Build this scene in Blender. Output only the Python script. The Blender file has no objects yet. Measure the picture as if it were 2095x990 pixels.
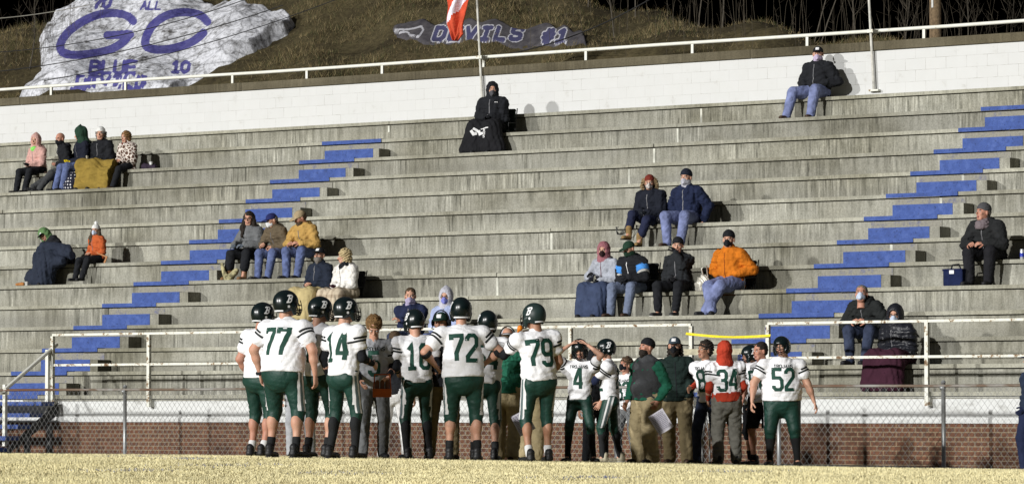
import bpy, bmesh, math, random, re, zlib
import numpy as np
from mathutils import Vector, Matrix, Euler
from mathutils.bvhtree import BVHTree

R = math.radians
rnd = random.Random(7)
nrng = np.random.default_rng(11)
scene = bpy.context.scene
col = scene.collection

# ------------------------------------------------------------------ camera
CAMP = Vector((0.0, -47.645, 0.673)); YAW = 35.177; PITCH = 2.604; FPX = 7706.5
cd = bpy.data.cameras.new('camera'); cam = bpy.data.objects.new('camera', cd); col.objects.link(cam)
cam.location = CAMP; cam.rotation_euler = (R(90 + PITCH), 0, R(YAW))
cd.sensor_width = 36; cd.lens = FPX * 36 / 2095; cd.clip_end = 1500; cd.clip_start = .5
scene.camera = cam
# ------------------------------------------------------------------ night sky and the two floodlight banks across the field
w = bpy.data.worlds.new('World'); scene.world = w; w.use_nodes = True
nt = w.node_tree; bg = nt.nodes['Background']
bg.inputs[0].default_value = (.55, .62, .8, 1); bg.inputs[1].default_value = .022
sk = nt.nodes.new('ShaderNodeTexSky'); sk.sky_type = 'NISHITA'; sk.sun_disc = False
sk.sun_elevation = R(-9); sk.sun_rotation = R(200)
b2 = nt.nodes.new('ShaderNodeBackground'); b2.inputs[1].default_value = .05
# night: only the zenith glow of a dusk-low sky is left; near the horizon it is dark
ad = nt.nodes.new('ShaderNodeAddShader'); out = nt.nodes['World Output']
tc = nt.nodes.new('ShaderNodeTexCoord'); sep = nt.nodes.new('ShaderNodeSeparateXYZ'); rp = nt.nodes.new('ShaderNodeValToRGB')
rp.color_ramp.elements[0].position = .18; rp.color_ramp.elements[0].color = (.0, .0, .0, 1)
rp.color_ramp.elements[1].position = .55; rp.color_ramp.elements[1].color = (.6, .62, .7, 1)
nt.links.new(tc.outputs['Generated'], sep.inputs[0]); nt.links.new(sep.outputs[2], rp.inputs[0])
nt.links.new(rp.outputs[0], bg.inputs[0]); bg.inputs[1].default_value = .12
nt.links.new(sk.outputs[0], b2.inputs[0])
nt.links.new(bg.outputs[0], ad.inputs[0]); nt.links.new(b2.outputs[0], ad.inputs[1]); nt.links.new(ad.outputs[0], out.inputs[0])
def flood(az, el, s, colr, ang=.35):
    """az: degrees left of the grandstand's own normal, el: elevation"""
    d = Vector((-math.sin(R(az)) * math.cos(R(el)), -math.cos(R(az)) * math.cos(R(el)), math.sin(R(el))))
    l = bpy.data.lights.new('floodlight', 'SUN'); l.energy = s; l.angle = R(ang); l.color = colr
    o = bpy.data.objects.new('floodlight', l); col.objects.link(o)
    o.rotation_euler = (-d).to_track_quat('-Z', 'Y').to_euler(); o.location = d * 90
flood(0, 16.5, 2.6, (1, .99, .965), .9); flood(24, 14, 2.2, (1, .985, .96), 1.5)
vs = scene.view_settings; vs.view_transform = 'Standard'; vs.look = 'None'; vs.exposure = 0.0; vs.gamma = 1
scene.cycles.max_bounces = 5; scene.cycles.diffuse_bounces = 3; scene.cycles.transparent_max_bounces = 6

# ------------------------------------------------------------------ pixel -> world helpers (photo pixels, 2095 x 990)
_M = cam.rotation_euler.to_matrix()
def ray(px, py):
    return _M @ Vector(((px - 1047.5) / FPX, (495 - py) / FPX, -1.0))
def at(px, py, Y):
    d = ray(px, py); t = (Y - CAMP.y) / d.y; return CAMP + d * t
def atD(px, py, s):
    return CAMP + ray(px, py) * (FPX / s)
def xcol(px, Y):
    return at(px, 600, Y).x

# ------------------------------------------------------------------ naming
def tag(o, label=None, cat=None, group=None, kind=None):
    if label: o['label'] = label
    if cat: o['category'] = cat
    if group: o['group'] = group
    if kind: o['kind'] = kind
    return o
def empty(name, loc=(0, 0, 0), rz=0):
    o = bpy.data.objects.new(name, None); col.objects.link(o); o.location = loc; o.rotation_euler = (0, 0, rz)
    o.empty_display_size = .1; return o
def mkmesh(name, V, F, mats, parent=None, midx=None, smooth=True):
    me = bpy.data.meshes.new(name)
    V = np.asarray(V, dtype=np.float64).reshape(-1, 3)
    if isinstance(F, np.ndarray) and F.ndim == 2:
        n = F.shape[1]; me.vertices.add(len(V)); me.vertices.foreach_set('co', V.ravel())
        me.loops.add(F.size); me.loops.foreach_set('vertex_index', F.astype(np.int32).ravel())
        me.polygons.add(len(F)); me.polygons.foreach_set('loop_start', np.arange(0, F.size, n, dtype=np.int32))
        me.update(calc_edges=True)
    else:
        me.from_pydata([tuple(v) for v in V], [], [tuple(int(i) for i in f) for f in F])
    if not isinstance(mats, (list, tuple)): mats = [mats]
    for m in mats: me.materials.append(m)
    if midx is not None: me.polygons.foreach_set('material_index', np.asarray(midx, dtype=np.int32))
    if smooth: me.polygons.foreach_set('use_smooth', np.ones(len(me.polygons), dtype=bool))
    me.update()
    o = bpy.data.objects.new(name, me); col.objects.link(o)
    if parent: o.parent = parent
    return o
class MB:
    def __init__(s): s.V = []; s.F = []; s.m = []
    def add(s, V, F, m=0):
        b = len(s.V); s.V += [tuple(v) for v in V]; s.F += [tuple(i + b for i in f) for f in F]; s.m += [m] * len(F); return s
    def box(s, x0, x1, y0, y1, z0, z1, m=0):
        V = [(x, y, z) for x in (x0, x1) for y in (y0, y1) for z in (z0, z1)]
        return s.add(V, [(0, 1, 3, 2), (4, 6, 7, 5), (0, 4, 5, 1), (2, 3, 7, 6), (0, 2, 6, 4), (1, 5, 7, 3)], m)
    def tube(s, pts, r, n=8, m=0, cap=True):
        pts = [Vector(p) for p in pts]; rs = r if isinstance(r, (list, tuple)) else [r] * len(pts)
        V = []; F = []; up = None
        for i, p in enumerate(pts):
            t = (pts[min(i + 1, len(pts) - 1)] - pts[max(i - 1, 0)]).normalized()
            if up is None: up = Vector((0, 0, 1)) if abs(t.z) < .9 else Vector((1, 0, 0))
            a = t.cross(up).normalized(); b = a.cross(t); up = b
            for k in range(n):
                an = 2 * math.pi * k / n; V.append(p + (a * math.cos(an) + b * math.sin(an)) * rs[i])
        for i in range(len(pts) - 1):
            for k in range(n):
                k2 = (k + 1) % n; F.append((i * n + k, i * n + k2, (i + 1) * n + k2, (i + 1) * n + k))
        if cap:
            F.append(tuple(range(n))); F.append(tuple((len(pts) - 1) * n + k for k in range(n - 1, -1, -1)))
        return s.add(V, F, m)
    def build(s, name, mats, parent=None, smooth=False):
        return mkmesh(name, s.V, s.F, mats, parent, s.m, smooth)

# ------------------------------------------------------------------ materials
_mc = {}
def N(nt, t, **kw):
    n = nt.nodes.new(t)
    for k, v in kw.items(): setattr(n, k, v)
    return n
def mat(name, c, rough=.8, var=.15, scale=8., bump=.0, bscale=60., metal=0., spec=.3, sheen=0.):
    key = name
    if key in _mc: return _mc[key]
    m = bpy.data.materials.new(name); m.use_nodes = True; nt = m.node_tree; p = nt.nodes['Principled BSDF']
    p.inputs['Roughness'].default_value = rough; p.inputs['Metallic'].default_value = metal
    p.inputs['Specular IOR Level'].default_value = spec
    if sheen: p.inputs['Sheen Weight'].default_value = sheen
    tc = N(nt, 'ShaderNodeTexCoord'); no = N(nt, 'ShaderNodeTexNoise'); no.inputs['Scale'].default_value = scale; no.inputs['Detail'].default_value = 5
    nt.links.new(tc.outputs['Object'], no.inputs['Vector'])
    r = N(nt, 'ShaderNodeValToRGB'); r.color_ramp.elements[0].position = .3; r.color_ramp.elements[1].position = .7
    r.color_ramp.elements[0].color = (c[0] * (1 - var), c[1] * (1 - var), c[2] * (1 - var), 1)
    r.color_ramp.elements[1].color = (min(1, c[0] * (1 + var)), min(1, c[1] * (1 + var)), min(1, c[2] * (1 + var)), 1)
    nt.links.new(no.outputs['Fac'], r.inputs[0]); nt.links.new(r.outputs[0], p.inputs['Base Color'])
    if bump:
        n2 = N(nt, 'ShaderNodeTexNoise'); n2.inputs['Scale'].default_value = bscale; n2.inputs['Detail'].default_value = 3
        nt.links.new(tc.outputs['Object'], n2.inputs['Vector'])
        b = N(nt, 'ShaderNodeBump'); b.inputs['Strength'].default_value = bump; b.inputs['Distance'].default_value = .02
        nt.links.new(n2.outputs['Fac'], b.inputs['Height']); nt.links.new(b.outputs[0], p.inputs['Normal'])
    _mc[key] = m; return m
def fab(name, c, rough=.9, var=.18, bump=.7):
    return mat(name, c, rough, var, 9, bump, 20, sheen=.0, spec=.15)
def mapping(nt, sc):
    tc = N(nt, 'ShaderNodeTexCoord'); mp = N(nt, 'ShaderNodeMapping'); mp.inputs['Scale'].default_value = sc
    nt.links.new(tc.outputs['Object'], mp.inputs['Vector']); return mp.outputs['Vector']
def noise(nt, vec, sc, det=5, rough=.6):
    n = N(nt, 'ShaderNodeTexNoise'); n.inputs['Scale'].default_value = sc; n.inputs['Detail'].default_value = det; n.inputs['Roughness'].default_value = rough
    nt.links.new(vec, n.inputs['Vector']); return n.outputs['Fac']
def ramp(nt, f, stops):
    r = N(nt, 'ShaderNodeValToRGB'); els = r.color_ramp.elements
    while len(els) < len(stops): els.new(.5)
    for e, (p, c) in zip(els, stops): e.position = p; e.color = (*c, 1) if len(c) == 3 else c
    nt.links.new(f, r.inputs[0]); return r.outputs[0]
def mulc(nt, a, b, fac=1., mode='MULTIPLY'):
    m = N(nt, 'ShaderNodeMix', data_type='RGBA', blend_type=mode); m.inputs[0].default_value = fac
    nt.links.new(a, m.inputs[6]); nt.links.new(b, m.inputs[7]); return m.outputs[2]
def base_mat(name, rough=.9, spec=.2):
    m = bpy.data.materials.new(name); m.use_nodes = True; nt = m.node_tree; p = nt.nodes['Principled BSDF']
    p.inputs['Roughness'].default_value = rough; p.inputs['Specular IOR Level'].default_value = spec
    return m, nt, p
def bumpn(nt, p, h, st=.4, dist=.02):
    b = N(nt, 'ShaderNodeBump'); b.inputs['Strength'].default_value = st; b.inputs['Distance'].default_value = dist
    nt.links.new(h, b.inputs['Height']); nt.links.new(b.outputs[0], p.inputs['Normal'])

# weathered concrete riser: blotches, drip streaks that come and go, pitted grain
def concrete(name, c, streak=1.0, dark=.42):
    m, nt, p = base_mat(name)
    v = mapping(nt, (1, 1, 1)); vs_ = mapping(nt, (9, 7, 1.3)); vs2 = mapping(nt, (24, 11, 1.6)); vt = mapping(nt, (.12, 1.1, 2.2))
    big = ramp(nt, noise(nt, v, .45, 5, .6), [(.32, (.58, .565, .49)), (.46, (.90, .89, .83)), (.56, (1.0, 1.0, .96)), (.70, (1.2, 1.2, 1.16))])
    row = ramp(nt, noise(nt, vt, 1.0, 2), [(.35, (.80, .80, .80)), (.65, (1.10, 1.10, 1.08))])
    st = ramp(nt, noise(nt, vs_, 1.0, 5, .62), [(.32, (dark, dark, dark * .95)), (.43, (.72, .72, .69)), (.52, (1, 1, .99)), (.62, (1.12, 1.12, 1.12)), (.74, (1.5, 1.5, 1.5))])
    st2 = ramp(nt, noise(nt, vs2, 1.0, 4, .65), [(.35, (.30, .30, .29)), (.43, (.84, .84, .82)), (.54, (1, 1, 1)), (.66, (1.6, 1.6, 1.6))])
    msk = ramp(nt, noise(nt, v, .75, 3, .5), [(.40, (0, 0, 0)), (.60, (1, 1, 1))])
    gr = ramp(nt, noise(nt, v, 38, 4, .7), [(.25, (.60, .60, .58)), (.5, (1, 1, 1)), (.75, (1.28, 1.28, 1.28))])
    rgb = N(nt, 'ShaderNodeRGB'); rgb.outputs[0].default_value = (*c, 1)
    a = mulc(nt, mulc(nt, rgb.outputs[0], big), row, .9)
    # drips start under each nosing and fade on the way down
    tz_ = N(nt, 'ShaderNodeTexCoord'); sz = N(nt, 'ShaderNodeSeparateXYZ'); nt.links.new(tz_.outputs['Object'], sz.inputs[0])
    m1 = N(nt, 'ShaderNodeMath', operation='MULTIPLY_ADD'); m1.inputs[1].default_value = 1 / .41; m1.inputs[2].default_value = -.983 / .41 + 40; nt.links.new(sz.outputs[2], m1.inputs[0])
    m2 = N(nt, 'ShaderNodeMath', operation='FRACT'); nt.links.new(m1.outputs[0], m2.inputs[0])
    m3 = N(nt, 'ShaderNodeMath', operation='MULTIPLY_ADD'); m3.inputs[1].default_value = .65 * streak; m3.inputs[2].default_value = .22 * streak; nt.links.new(m2.outputs[0], m3.inputs[0])
    mq = N(nt, 'ShaderNodeMix', data_type='RGBA', blend_type='MULTIPLY'); nt.links.new(m3.outputs[0], mq.inputs[0]); nt.links.new(a, mq.inputs[6]); nt.links.new(st, mq.inputs[7]); b = mq.outputs[2]
    mx = N(nt, 'ShaderNodeMix', data_type='RGBA', blend_type='MULTIPLY'); mm = N(nt, 'ShaderNodeMath', operation='MULTIPLY'); mm.inputs[1].default_value = .85 * streak
    nt.links.new(msk, mm.inputs[0]); nt.links.new(mm.outputs[0], mx.inputs[0]); nt.links.new(b, mx.inputs[6]); nt.links.new(st2, mx.inputs[7])
    b = mulc(nt, mx.outputs[2], gr, .9)
    nt.links.new(b, p.inputs['Base Color']); bumpn(nt, p, noise(nt, v, 55, 4), .5, .012)
    return m
M = {}
M['riser'] = concrete('weathered_concrete', (.295, .290, .262))
M['nosing'] = concrete('nosing_concrete', (.345, .338, .295), .35)
M['coping'] = concrete('lichened_coping_concrete', (.115, .10, .07), .6)
M['joint'] = mat('joint_caulk', (.5, .5, .44), .9, .35, 6)
def paint_blue():
    m, nt, p = base_mat('worn_blue_paint', .75)
    v = mapping(nt, (1, 1, 1))
    a = ramp(nt, noise(nt, v, 7, 6, .7), [(.28, (.042, .068, .20)), (.5, (.050, .090, .285)), (.75, (.085, .135, .36))])
    ch = ramp(nt, noise(nt, v, 30, 5, .7), [(.34, (.35, .35, .33)), (.43, (1, 1, 1)), (.62, (1, 1, 1)), (.72, (1.5, 1.5, 1.35))])
    nt.links.new(mulc(nt, a, ch, .8), p.inputs['Base Color']); bumpn(nt, p, noise(nt, v, 50, 3), .4, .01); return m
M['blue'] = paint_blue()
def paint_splat():
    # thin overspray of blue on bare concrete, with a ragged edge of its own
    m, nt, p = base_mat('blue_paint_drips', .8)
    v = mapping(nt, (1, 1, 1))
    f = noise(nt, v, 6, 6, .75)
    a = ramp(nt, f, [(.52, (.27, .26, .22)), (.60, (.20, .20, .22)), (.74, (.11, .12, .27))])
    nt.links.new(mulc(nt, a, ramp(nt, noise(nt, v, 30, 4), [(.3, (.6, .6, .6)), (.6, (1, 1, 1))]), .7), p.inputs['Base Color']); return m
M['splat'] = paint_splat()
def block_white():
    m, nt, p = base_mat('white_painted_block', .7)
    tc = N(nt, 'ShaderNodeTexCoord'); sx = N(nt, 'ShaderNodeSeparateXYZ'); cb = N(nt, 'ShaderNodeCombineXYZ')
    nt.links.new(tc.outputs['Object'], sx.inputs[0]); nt.links.new(sx.outputs[0], cb.inputs[0]); nt.links.new(sx.outputs[2], cb.inputs[1])
    br = N(nt, 'ShaderNodeTexBrick'); br.inputs['Scale'].default_value = 1; br.inputs['Brick Width'].default_value = .41; br.inputs['Row Height'].default_value = .205
    br.inputs['Mortar Size'].default_value = .0045; br.inputs['Mortar Smooth'].default_value = .6
    br.inputs['Color1'].default_value = (.57, .575, .57, 1); br.inputs['Color2'].default_value = (.585, .59, .585, 1); br.inputs['Mortar'].default_value = (.52, .52, .51, 1)
    nt.links.new(cb.outputs[0], br.inputs['Vector'])
    v = mapping(nt, (1, 1, 1))
    d = ramp(nt, noise(nt, v, 3.2, 6, .7), [(.28, (.74, .72, .68)), (.4, (.96, .96, .95)), (.7, (1, 1, 1))])
    sp = ramp(nt, noise(nt, mapping(nt, (6, 6, 2)), 3, 4, .7), [(.24, (.5, .48, .42)), (.3, (1, 1, 1)), (.9, (1, 1, 1))])
    # paint breaks open along some joints
    mo = N(nt, 'ShaderNodeMath', operation='MULTIPLY'); nt.links.new(br.outputs['Fac'], mo.inputs[0])
    nt.links.new(noise(nt, v, 1.7, 4, .8), mo.inputs[1])
    jr = ramp(nt, mo.outputs[0], [(.0, (1, 1, 1)), (.5, (.96, .96, .96)), (.62, (.42, .39, .34))])
    nt.links.new(mulc(nt, mulc(nt, mulc(nt, br.outputs['Color'], d, .8), sp, .6), jr, .9), p.inputs['Base Color'])
    bumpn(nt, p, br.outputs['Fac'], -.3, .006); return m
M['block'] = block_white()
def brick():
    m, nt, p = base_mat('red_brown_brick', .85)
    tc = N(nt, 'ShaderNodeTexCoord'); sx = N(nt, 'ShaderNodeSeparateXYZ'); cb = N(nt, 'ShaderNodeCombineXYZ')
    nt.links.new(tc.outputs['Object'], sx.inputs[0]); nt.links.new(sx.outputs[0], cb.inputs[0]); nt.links.new(sx.outputs[2], cb.inputs[1])
    br = N(nt, 'ShaderNodeTexBrick'); br.inputs['Scale'].default_value = 1; br.inputs['Brick Width'].default_value = .213; br.inputs['Row Height'].default_value = .0677
    br.inputs['Mortar Size'].default_value = .0062; br.inputs['Bias'].default_value = -.1
    br.inputs['Color1'].default_value = (.155, .072, .043, 1); br.inputs['Color2'].default_value = (.095, .047, .031, 1); br.inputs['Mortar'].default_value = (.27, .22, .145, 1)
    nt.links.new(cb.outputs[0], br.inputs['Vector'])
    v = mapping(nt, (1, 1, 1)); d = ramp(nt, noise(nt, v, .55, 5, .65), [(.36, (.45, .42, .42)), (.47, (.95, .92, .9)), (.62, (1.12, 1.12, 1.1))])
    g = ramp(nt, noise(nt, v, 25, 4), [(.3, (.7, .7, .7)), (.7, (1.15, 1.15, 1.15))])
    nt.links.new(mulc(nt, mulc(nt, br.outputs['Color'], d), g), p.inputs['Base Color']); bumpn(nt, p, br.outputs['Fac'], -.5, .01); return m
M['brick'] = brick()
def white_band():
    m, nt, p = base_mat('white_band_paint', .7)
    v = mapping(nt, (1, 1, 1))
    a = ramp(nt, noise(nt, mapping(nt, (1.4, 1, 3)), 1.6, 5, .65), [(.3, (.42, .42, .40)), (.45, (.64, .65, .64)), (.75, (.69, .70, .69))])
    g = ramp(nt, noise(nt, v, 18, 4), [(.3, (.88, .88, .87)), (.7, (1, 1, 1))])
    nt.links.new(mulc(nt, a, g), p.inputs['Base Color']); return m
M['band'] = white_band()
def rusty_white(name='rusty_white_paint', th=.455):
    m, nt, p = base_mat(name, .6)
    v = mapping(nt, (1, 1, 1))
    a = ramp(nt, noise(nt, v, 9, 6, .75), [(th - .12, (.12, .06, .03)), (th - .03, (.30, .22, .13)), (th, (.66, .66, .58)), (.75, (.78, .78, .73))])
    nt.links.new(a, p.inputs['Base Color']); return m
M['rustwhite'] = rusty_white(); M['railwhite'] = rusty_white('white_pipe_paint', .33)
M['galv'] = mat('galvanised_steel', (.33, .34, .34), .45, .2, 12, metal=.5)
M['wire'] = mat('galvanised_wire', (.42, .42, .41), .5, .25, 20, metal=.35)
def rusty_rail():
    m, nt, p = base_mat('rusty_fence_rail', .6)
    v = mapping(nt, (1, 1, 1))
    a = ramp(nt, noise(nt, mapping(nt, (.4, 1, 1)), 1.2, 5, .7), [(.38, (.14, .065, .035)), (.5, (.15, .11, .08)), (.58, (.28, .27, .25))])
    nt.links.new(a, p.inputs['Base Color']); return m
M['rustrail'] = rusty_rail()
M['gravel'] = mat('worn_track_surface', (.17, .165, .145), .95, .35, 3.5, .6, 80)
M['dark_steel'] = mat('dark_steel', (.03, .03, .03), .7, .3, 10)
M['wood_pole'] = mat('weathered_pole_wood', (.15, .105, .06), .9, .4, 20, .4, 40)
# ------------------------------------------------------------------ heights
H0 = .983; RISE = .41; RUN = .80
def tz(i): return H0 + (13 - i) * RISE
def ty(i): return (13 - i) * RUN
XL, XR = -66.0, -12.0
def gz_np(X, Y):
    """height of the crowned field and of the strip before the stand"""
    b = np.interp(X, [-54, -28, -22.3, -15], [-.012, -.072, -.140, -.150]); q = np.maximum(0, -Y - 2.6)
    return b + .03 * np.clip(q / 1.5, 0, 1) + np.where(q < 10, .0195 * q, .195 + .035 * (1 - np.exp(-np.maximum(q - 10, 0) / 3.0)) - .0062 * (q - 10))
def gz(X, Y): return float(gz_np(np.array(float(X)), np.array(float(Y))))

# ------------------------------------------------------------------ ground sheets
def grid_sheet(name, xs, ys, zf, m, kind='structure'):
    X, Y = np.meshgrid(xs, ys, indexing='ij'); Z = zf(X, Y)
    V = np.stack([X, Y, Z], -1).reshape(-1, 3); nx, ny = len(xs), len(ys)
    I = np.arange(nx * ny).reshape(nx, ny)
    F = np.stack([I[:-1, :-1], I[1:, :-1], I[1:, 1:], I[:-1, 1:]], -1).reshape(-1, 4)
    return tag(mkmesh(name, V, F, m), kind=kind)
def turf_mat():
    m, nt, p = base_mat('dormant_turf', .95, .1)
    v = mapping(nt, (1, 1, 1)); a = ramp(nt, noise(nt, v, 1.2, 6, .7), [(.3, (.30, .25, .10)), (.5, (.46, .38, .16)), (.7, (.58, .50, .24))])
    s = ramp(nt, noise(nt, mapping(nt, (.5, .9, 1)), .8, 4, .6), [(.28, (.45, .47, .62)), (.35, (1, 1, 1)), (.9, (1, 1, 1))])
    nt.links.new(mulc(nt, a, s, .7), p.inputs['Base Color']); return m
M['turf'] = turf_mat()
ys_f = np.concatenate([np.linspace(-400, -60, 20), np.linspace(-55, -2.55, 110)])
xs_f = np.concatenate([np.linspace(-400, -75, 14), np.linspace(-70, 10, 80), np.linspace(15, 400, 14)])
ysort = np.sort(ys_f)
grid_sheet('playing_field', xs_f, ysort, lambda X, Y: gz_np(X, np.maximum(Y, -40.)), M['turf'])
grid_sheet('track_strip', np.linspace(-90, 20, 60), np.linspace(-2.62, .3, 8), lambda X, Y: gz_np(X, Y * 0 - 1) - .004 + .01 * (Y > -1), M['gravel'])
grid_sheet('ground', np.linspace(-500, 500, 9), np.linspace(-500, 700, 9), lambda X, Y: X * 0 - .6, mat('far_ground', (.06, .055, .03), .95))

# ------------------------------------------------------------------ dormant grass blades (stuff)
def blades(name, X, Y, Z, L, wd, lean, mats, label, up=None):
    n = len(X); a = nrng.uniform(0, 2 * np.pi, n); b = nrng.uniform(0, 2 * np.pi, n)
    dx, dy = np.cos(a) * wd * .5, np.sin(a) * wd * .5
    lx, ly = np.cos(b) * lean * L, np.sin(b) * lean * L
    P = np.stack([X, Y, Z], -1)
    V = np.empty((n, 3, 3)); V[:, 0] = P + np.stack([-dx, -dy, dx * 0], -1); V[:, 1] = P + np.stack([dx, dy, dx * 0], -1)
    V[:, 2] = P + np.stack([lx, ly, L * np.sqrt(np.maximum(.05, 1 - lean ** 2))], -1)
    F = np.arange(n * 3).reshape(n, 3)
    o = mkmesh(name, V.reshape(-1, 3), F, mats, midx=nrng.integers(0, len(mats), n), smooth=False)
    return tag(o, label, 'grass', kind='stuff')
def grass():
    n = 420000
    D = 25 + 24 * nrng.random(n) ** .9; u = nrng.uniform(-1120, 1120, n)
    cy, sy = math.cos(R(YAW)), math.sin(R(YAW))
    X = D * (-sy + u / FPX * cy); Y = CAMP.y + D * (cy + u / FPX * sy)
    n2 = 70000; X2 = nrng.uniform(-56, -22, n2); Y2 = -2.5 - nrng.random(n2) ** 1.6 * 3
    X = np.r_[X, X2]; Y = np.r_[Y, Y2]
    k = Y < -2.45 - .12 * nrng.random(len(Y)) ** 3; X, Y = X[k], Y[k]
    cl = .5 + .5 * np.sin(X * 3.1 + 2 * np.sin(Y * 2.3)) * np.sin(Y * 2.7 + 1.7 * np.sin(X * 1.9))
    L = nrng.uniform(.012, .034, len(X)) * (.7 + .6 * cl)
    pal = [mat('straw_blade', (.84, .755, .44), .8, .16, .5), mat('pale_blade', (.90, .82, .50), .8, .12, .5), mat('dull_blade', (.66, .61, .36), .8, .22, .5), mat('straw_gold_blade', (.85, .76, .43), .8, .16, .5)]
    blades('dormant_grass', X, Y, gz_np(X, Y) - .004, L, .010, nrng.uniform(.2, .85, len(X)), pal, 'short straw coloured dormant grass covering the playing field')
grass()

def flecks():
    X = []; Y = []
    for px, D, r in ((485, 40, .35), (265, 37.5, .25), (700, 37, .3), (270, 44.5, .2), (1500, 38, .3), (390, 43, .15), (1210, 35, .25)):
        cy, sy = math.cos(R(YAW)), math.sin(R(YAW)); u = px - 1047.5; x0 = D * (-sy + u / FPX * cy); y0 = CAMP.y + D * (cy + u / FPX * sy)
        for _ in range(240): X.append(x0 + nrng.normal() * r); Y.append(y0 + nrng.normal() * r * 1.2)
    X, Y = np.array(X), np.array(Y); blades('paint_flecked_grass', X, Y, gz_np(X, Y) + .004, nrng.uniform(.012, .03, len(X)), .012, nrng.uniform(.3, .9, len(X)), [mat('blue_flecked_blade', (.16, .19, .36), .8, .3, 3), mat('grey_brown_blade', (.25, .22, .17), .8, .3, 3)], 'faded blue paint flecks and worn patches in the straw coloured grass')
flecks()

# ------------------------------------------------------------------ grandstand
gs = tag(empty('grandstand', (0, 0, 0)), 'long weathered concrete grandstand of fourteen stepped tiers with two blue-stepped aisles', 'grandstand')
AISLE = (-44.52, -30.27); BW = 1.30; BLUEW = 1.13
JOINTS = [-36.7 + 7.12 * n for n in range(-4, 4)]
GAPS = []
for i in range(14):
    z, y = tz(i), ty(i)
    b = MB(); j = random.Random(i)
    # nosing + tread slab, in bays between joints so that each bay sits a few mm off
    cuts = [XL] + [x + j.uniform(-.02, .02) for x in JOINTS] + [XR]
    for a, c in zip(cuts[:-1], cuts[1:]):
        if c <= a: continue
        oy = j.uniform(-.008, .008); oz = j.uniform(-.006, .004)
        b.box(a + .006, c - .006, y + oy, y + RUN + .05, z - .06 + oz, z + oz, 1)
        b.box(a + .004, c - .004, y + .045 + oy, y + .15, z - RISE - .01 if i < 13 else z - .10, z - .078 + oz, 0); b.box(a + .004, c - .004, y + .13, y + .16, z - .081, z - .061 + oz, 0)
        if i < 13:
            for ax in AISLE:
                if a < ax < c: xj = ax + .62 + j.uniform(-.05, .05); b.box(xj - .02, xj + .015 + j.uniform(0, .02), y + .040, y + .05, z - RISE + .2, z - .085, 2)
        if i < 13 and j.random() < .6:
            b.box(c - .035, c + .012, y + .040 + oy, y + .05, z - RISE + .002, z - .085, 2)
    b.build('seat_tier', [M['riser'], M['nosing'], M['joint']], gs)
    if i >= 1:
        for ax in AISLE:
            p = MB(); p.box(ax - .28 + j.uniform(-.05, .05), ax + 1.04 + j.uniform(-.06, .08), y - .0125, y + .20, z - .060, z + .0075, 0)
            p.build('painted_nosing', M['blue'], gs)
            if i < 13:
                s = MB(); s.box(ax - .15, ax + 1.15, y + .036, y + .042, z - RISE + .012, z - .085, 0); s.build('paint_drips', M['splat'], gs)
    if i >= 2:
        for ax in AISLE:
            y0 = y + RUN - .31
            f = MB(); f.box(ax, ax + BW, y0, y + RUN + .02, z + .002, z + .205, 0); blk = f.build('aisle_step', M['riser'], gs)
            p = MB(); p.box(ax - .006, ax + BLUEW + j.uniform(-.03, .03), y0 - .006, y0 + .2, z + .012, z + .211, 0); p.build('painted_face', M['blue'], blk)
# front wall: white band over brick
b = MB(); b.box(-47.76, XR, .05, .9, .533, H0 - .06, 0); b.box(-47.78, XR, .035, .1, .533, .60, 0)
b.build('white_band', M['band'], gs)
b = MB(); b.box(-47.70, XR, .06, .95, -.4, .532, 0); b.build('brick_base', M['brick'], gs)
b = MB(); b.box(XL, -47.77, .30, .9, -.4, H0 - .06, 0); b.build('stair_recess_wall', M['band'], gs)
# back wall
YW = ty(0) + .65
bw = tag(empty('block_wall', (0, YW, 0)), 'long white painted concrete block wall with dark coping above the top tier', 'wall')
b = MB(); b.box(XL, XR, 0, .3, tz(0) - .3, 7.16, 0); b.build('block_face', M['block'], bw)
b = MB()
for a in np.arange(XL, XR, 6.0): b.box(a, a + 5.99, -.05, .38, 7.16, 7.315 + rnd.uniform(-.004, .004), 0)
b.build('coping', M['coping'], bw)
# rail on the coping
tr = tag(empty('top_railing', (0, YW, 0)), 'low white pipe railing running along the coping of the block wall', 'railing')
b = MB(); zt = 7.52
b.tube([(XL, .1, zt)] + [(x, .1, zt + rnd.uniform(-.012, .012)) for x in np.arange(XL + 3, XR - 1, 3.1)] + [(XR, .1, zt)], .033, 10); b.build('pipe', M['railwhite'], tr, True)
for px in (-60, 105, 257, 476, 628, 782, 990, 1199, 1417, 1652, 1891, 2140):
    x = at(px, 150, YW + .1).x; b = MB(); b.box(x - .027, x + .027, .085, .125, 7.30, zt - .01); b.build('post', M['railwhite'], tr)

# ------------------------------------------------------------------ front railings
def front_rail(x0, x1, posts, label, left_end=True, right_end=True):
    e = tag(empty('front_railing', (x0, 0, H0)), label, 'railing', 'rusty white railings along the front tier')
    zt, zm = 1.015, .505; y = -.045
    L = x1 - x0
    n = int(L / 2); xs = [L * k / n for k in range(n + 1)]
    for z, nm in ((zt, 'top_rail'), (zm, 'middle_rail')):
        b = MB(); g = rnd
        for a, c in zip(xs[:-1], xs[1:]):
            b.box(a, c - .001, y - .019, y + .019, z - .019, z + .019)
        b.build(nm, M['rustwhite'], e)
    for px in posts:
        b = MB(); x = px - x0; b.box(x - .028, x + .028, y - .028, y + .028, -.20, zt - .02)
        b.box(x - .04, x + .04, y - .01, y + .10, -.2, -.08); b.build('post', M['rustwhite'], e)
xa, xb = at(108, 760, -.04).x, at(1415, 760, -.04).x
ps = [xa, at(305, 760, -.04).x, at(545, 760, -.04).x, at(760, 760, -.04).x, at(970, 760, -.04).x, at(1168, 760, -.04).x, xb]
front_rail(xa, xb, ps, 'rusty white two-bar railing at the left of the gap, behind the players')
xc = at(1572, 760, -.04).x
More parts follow.
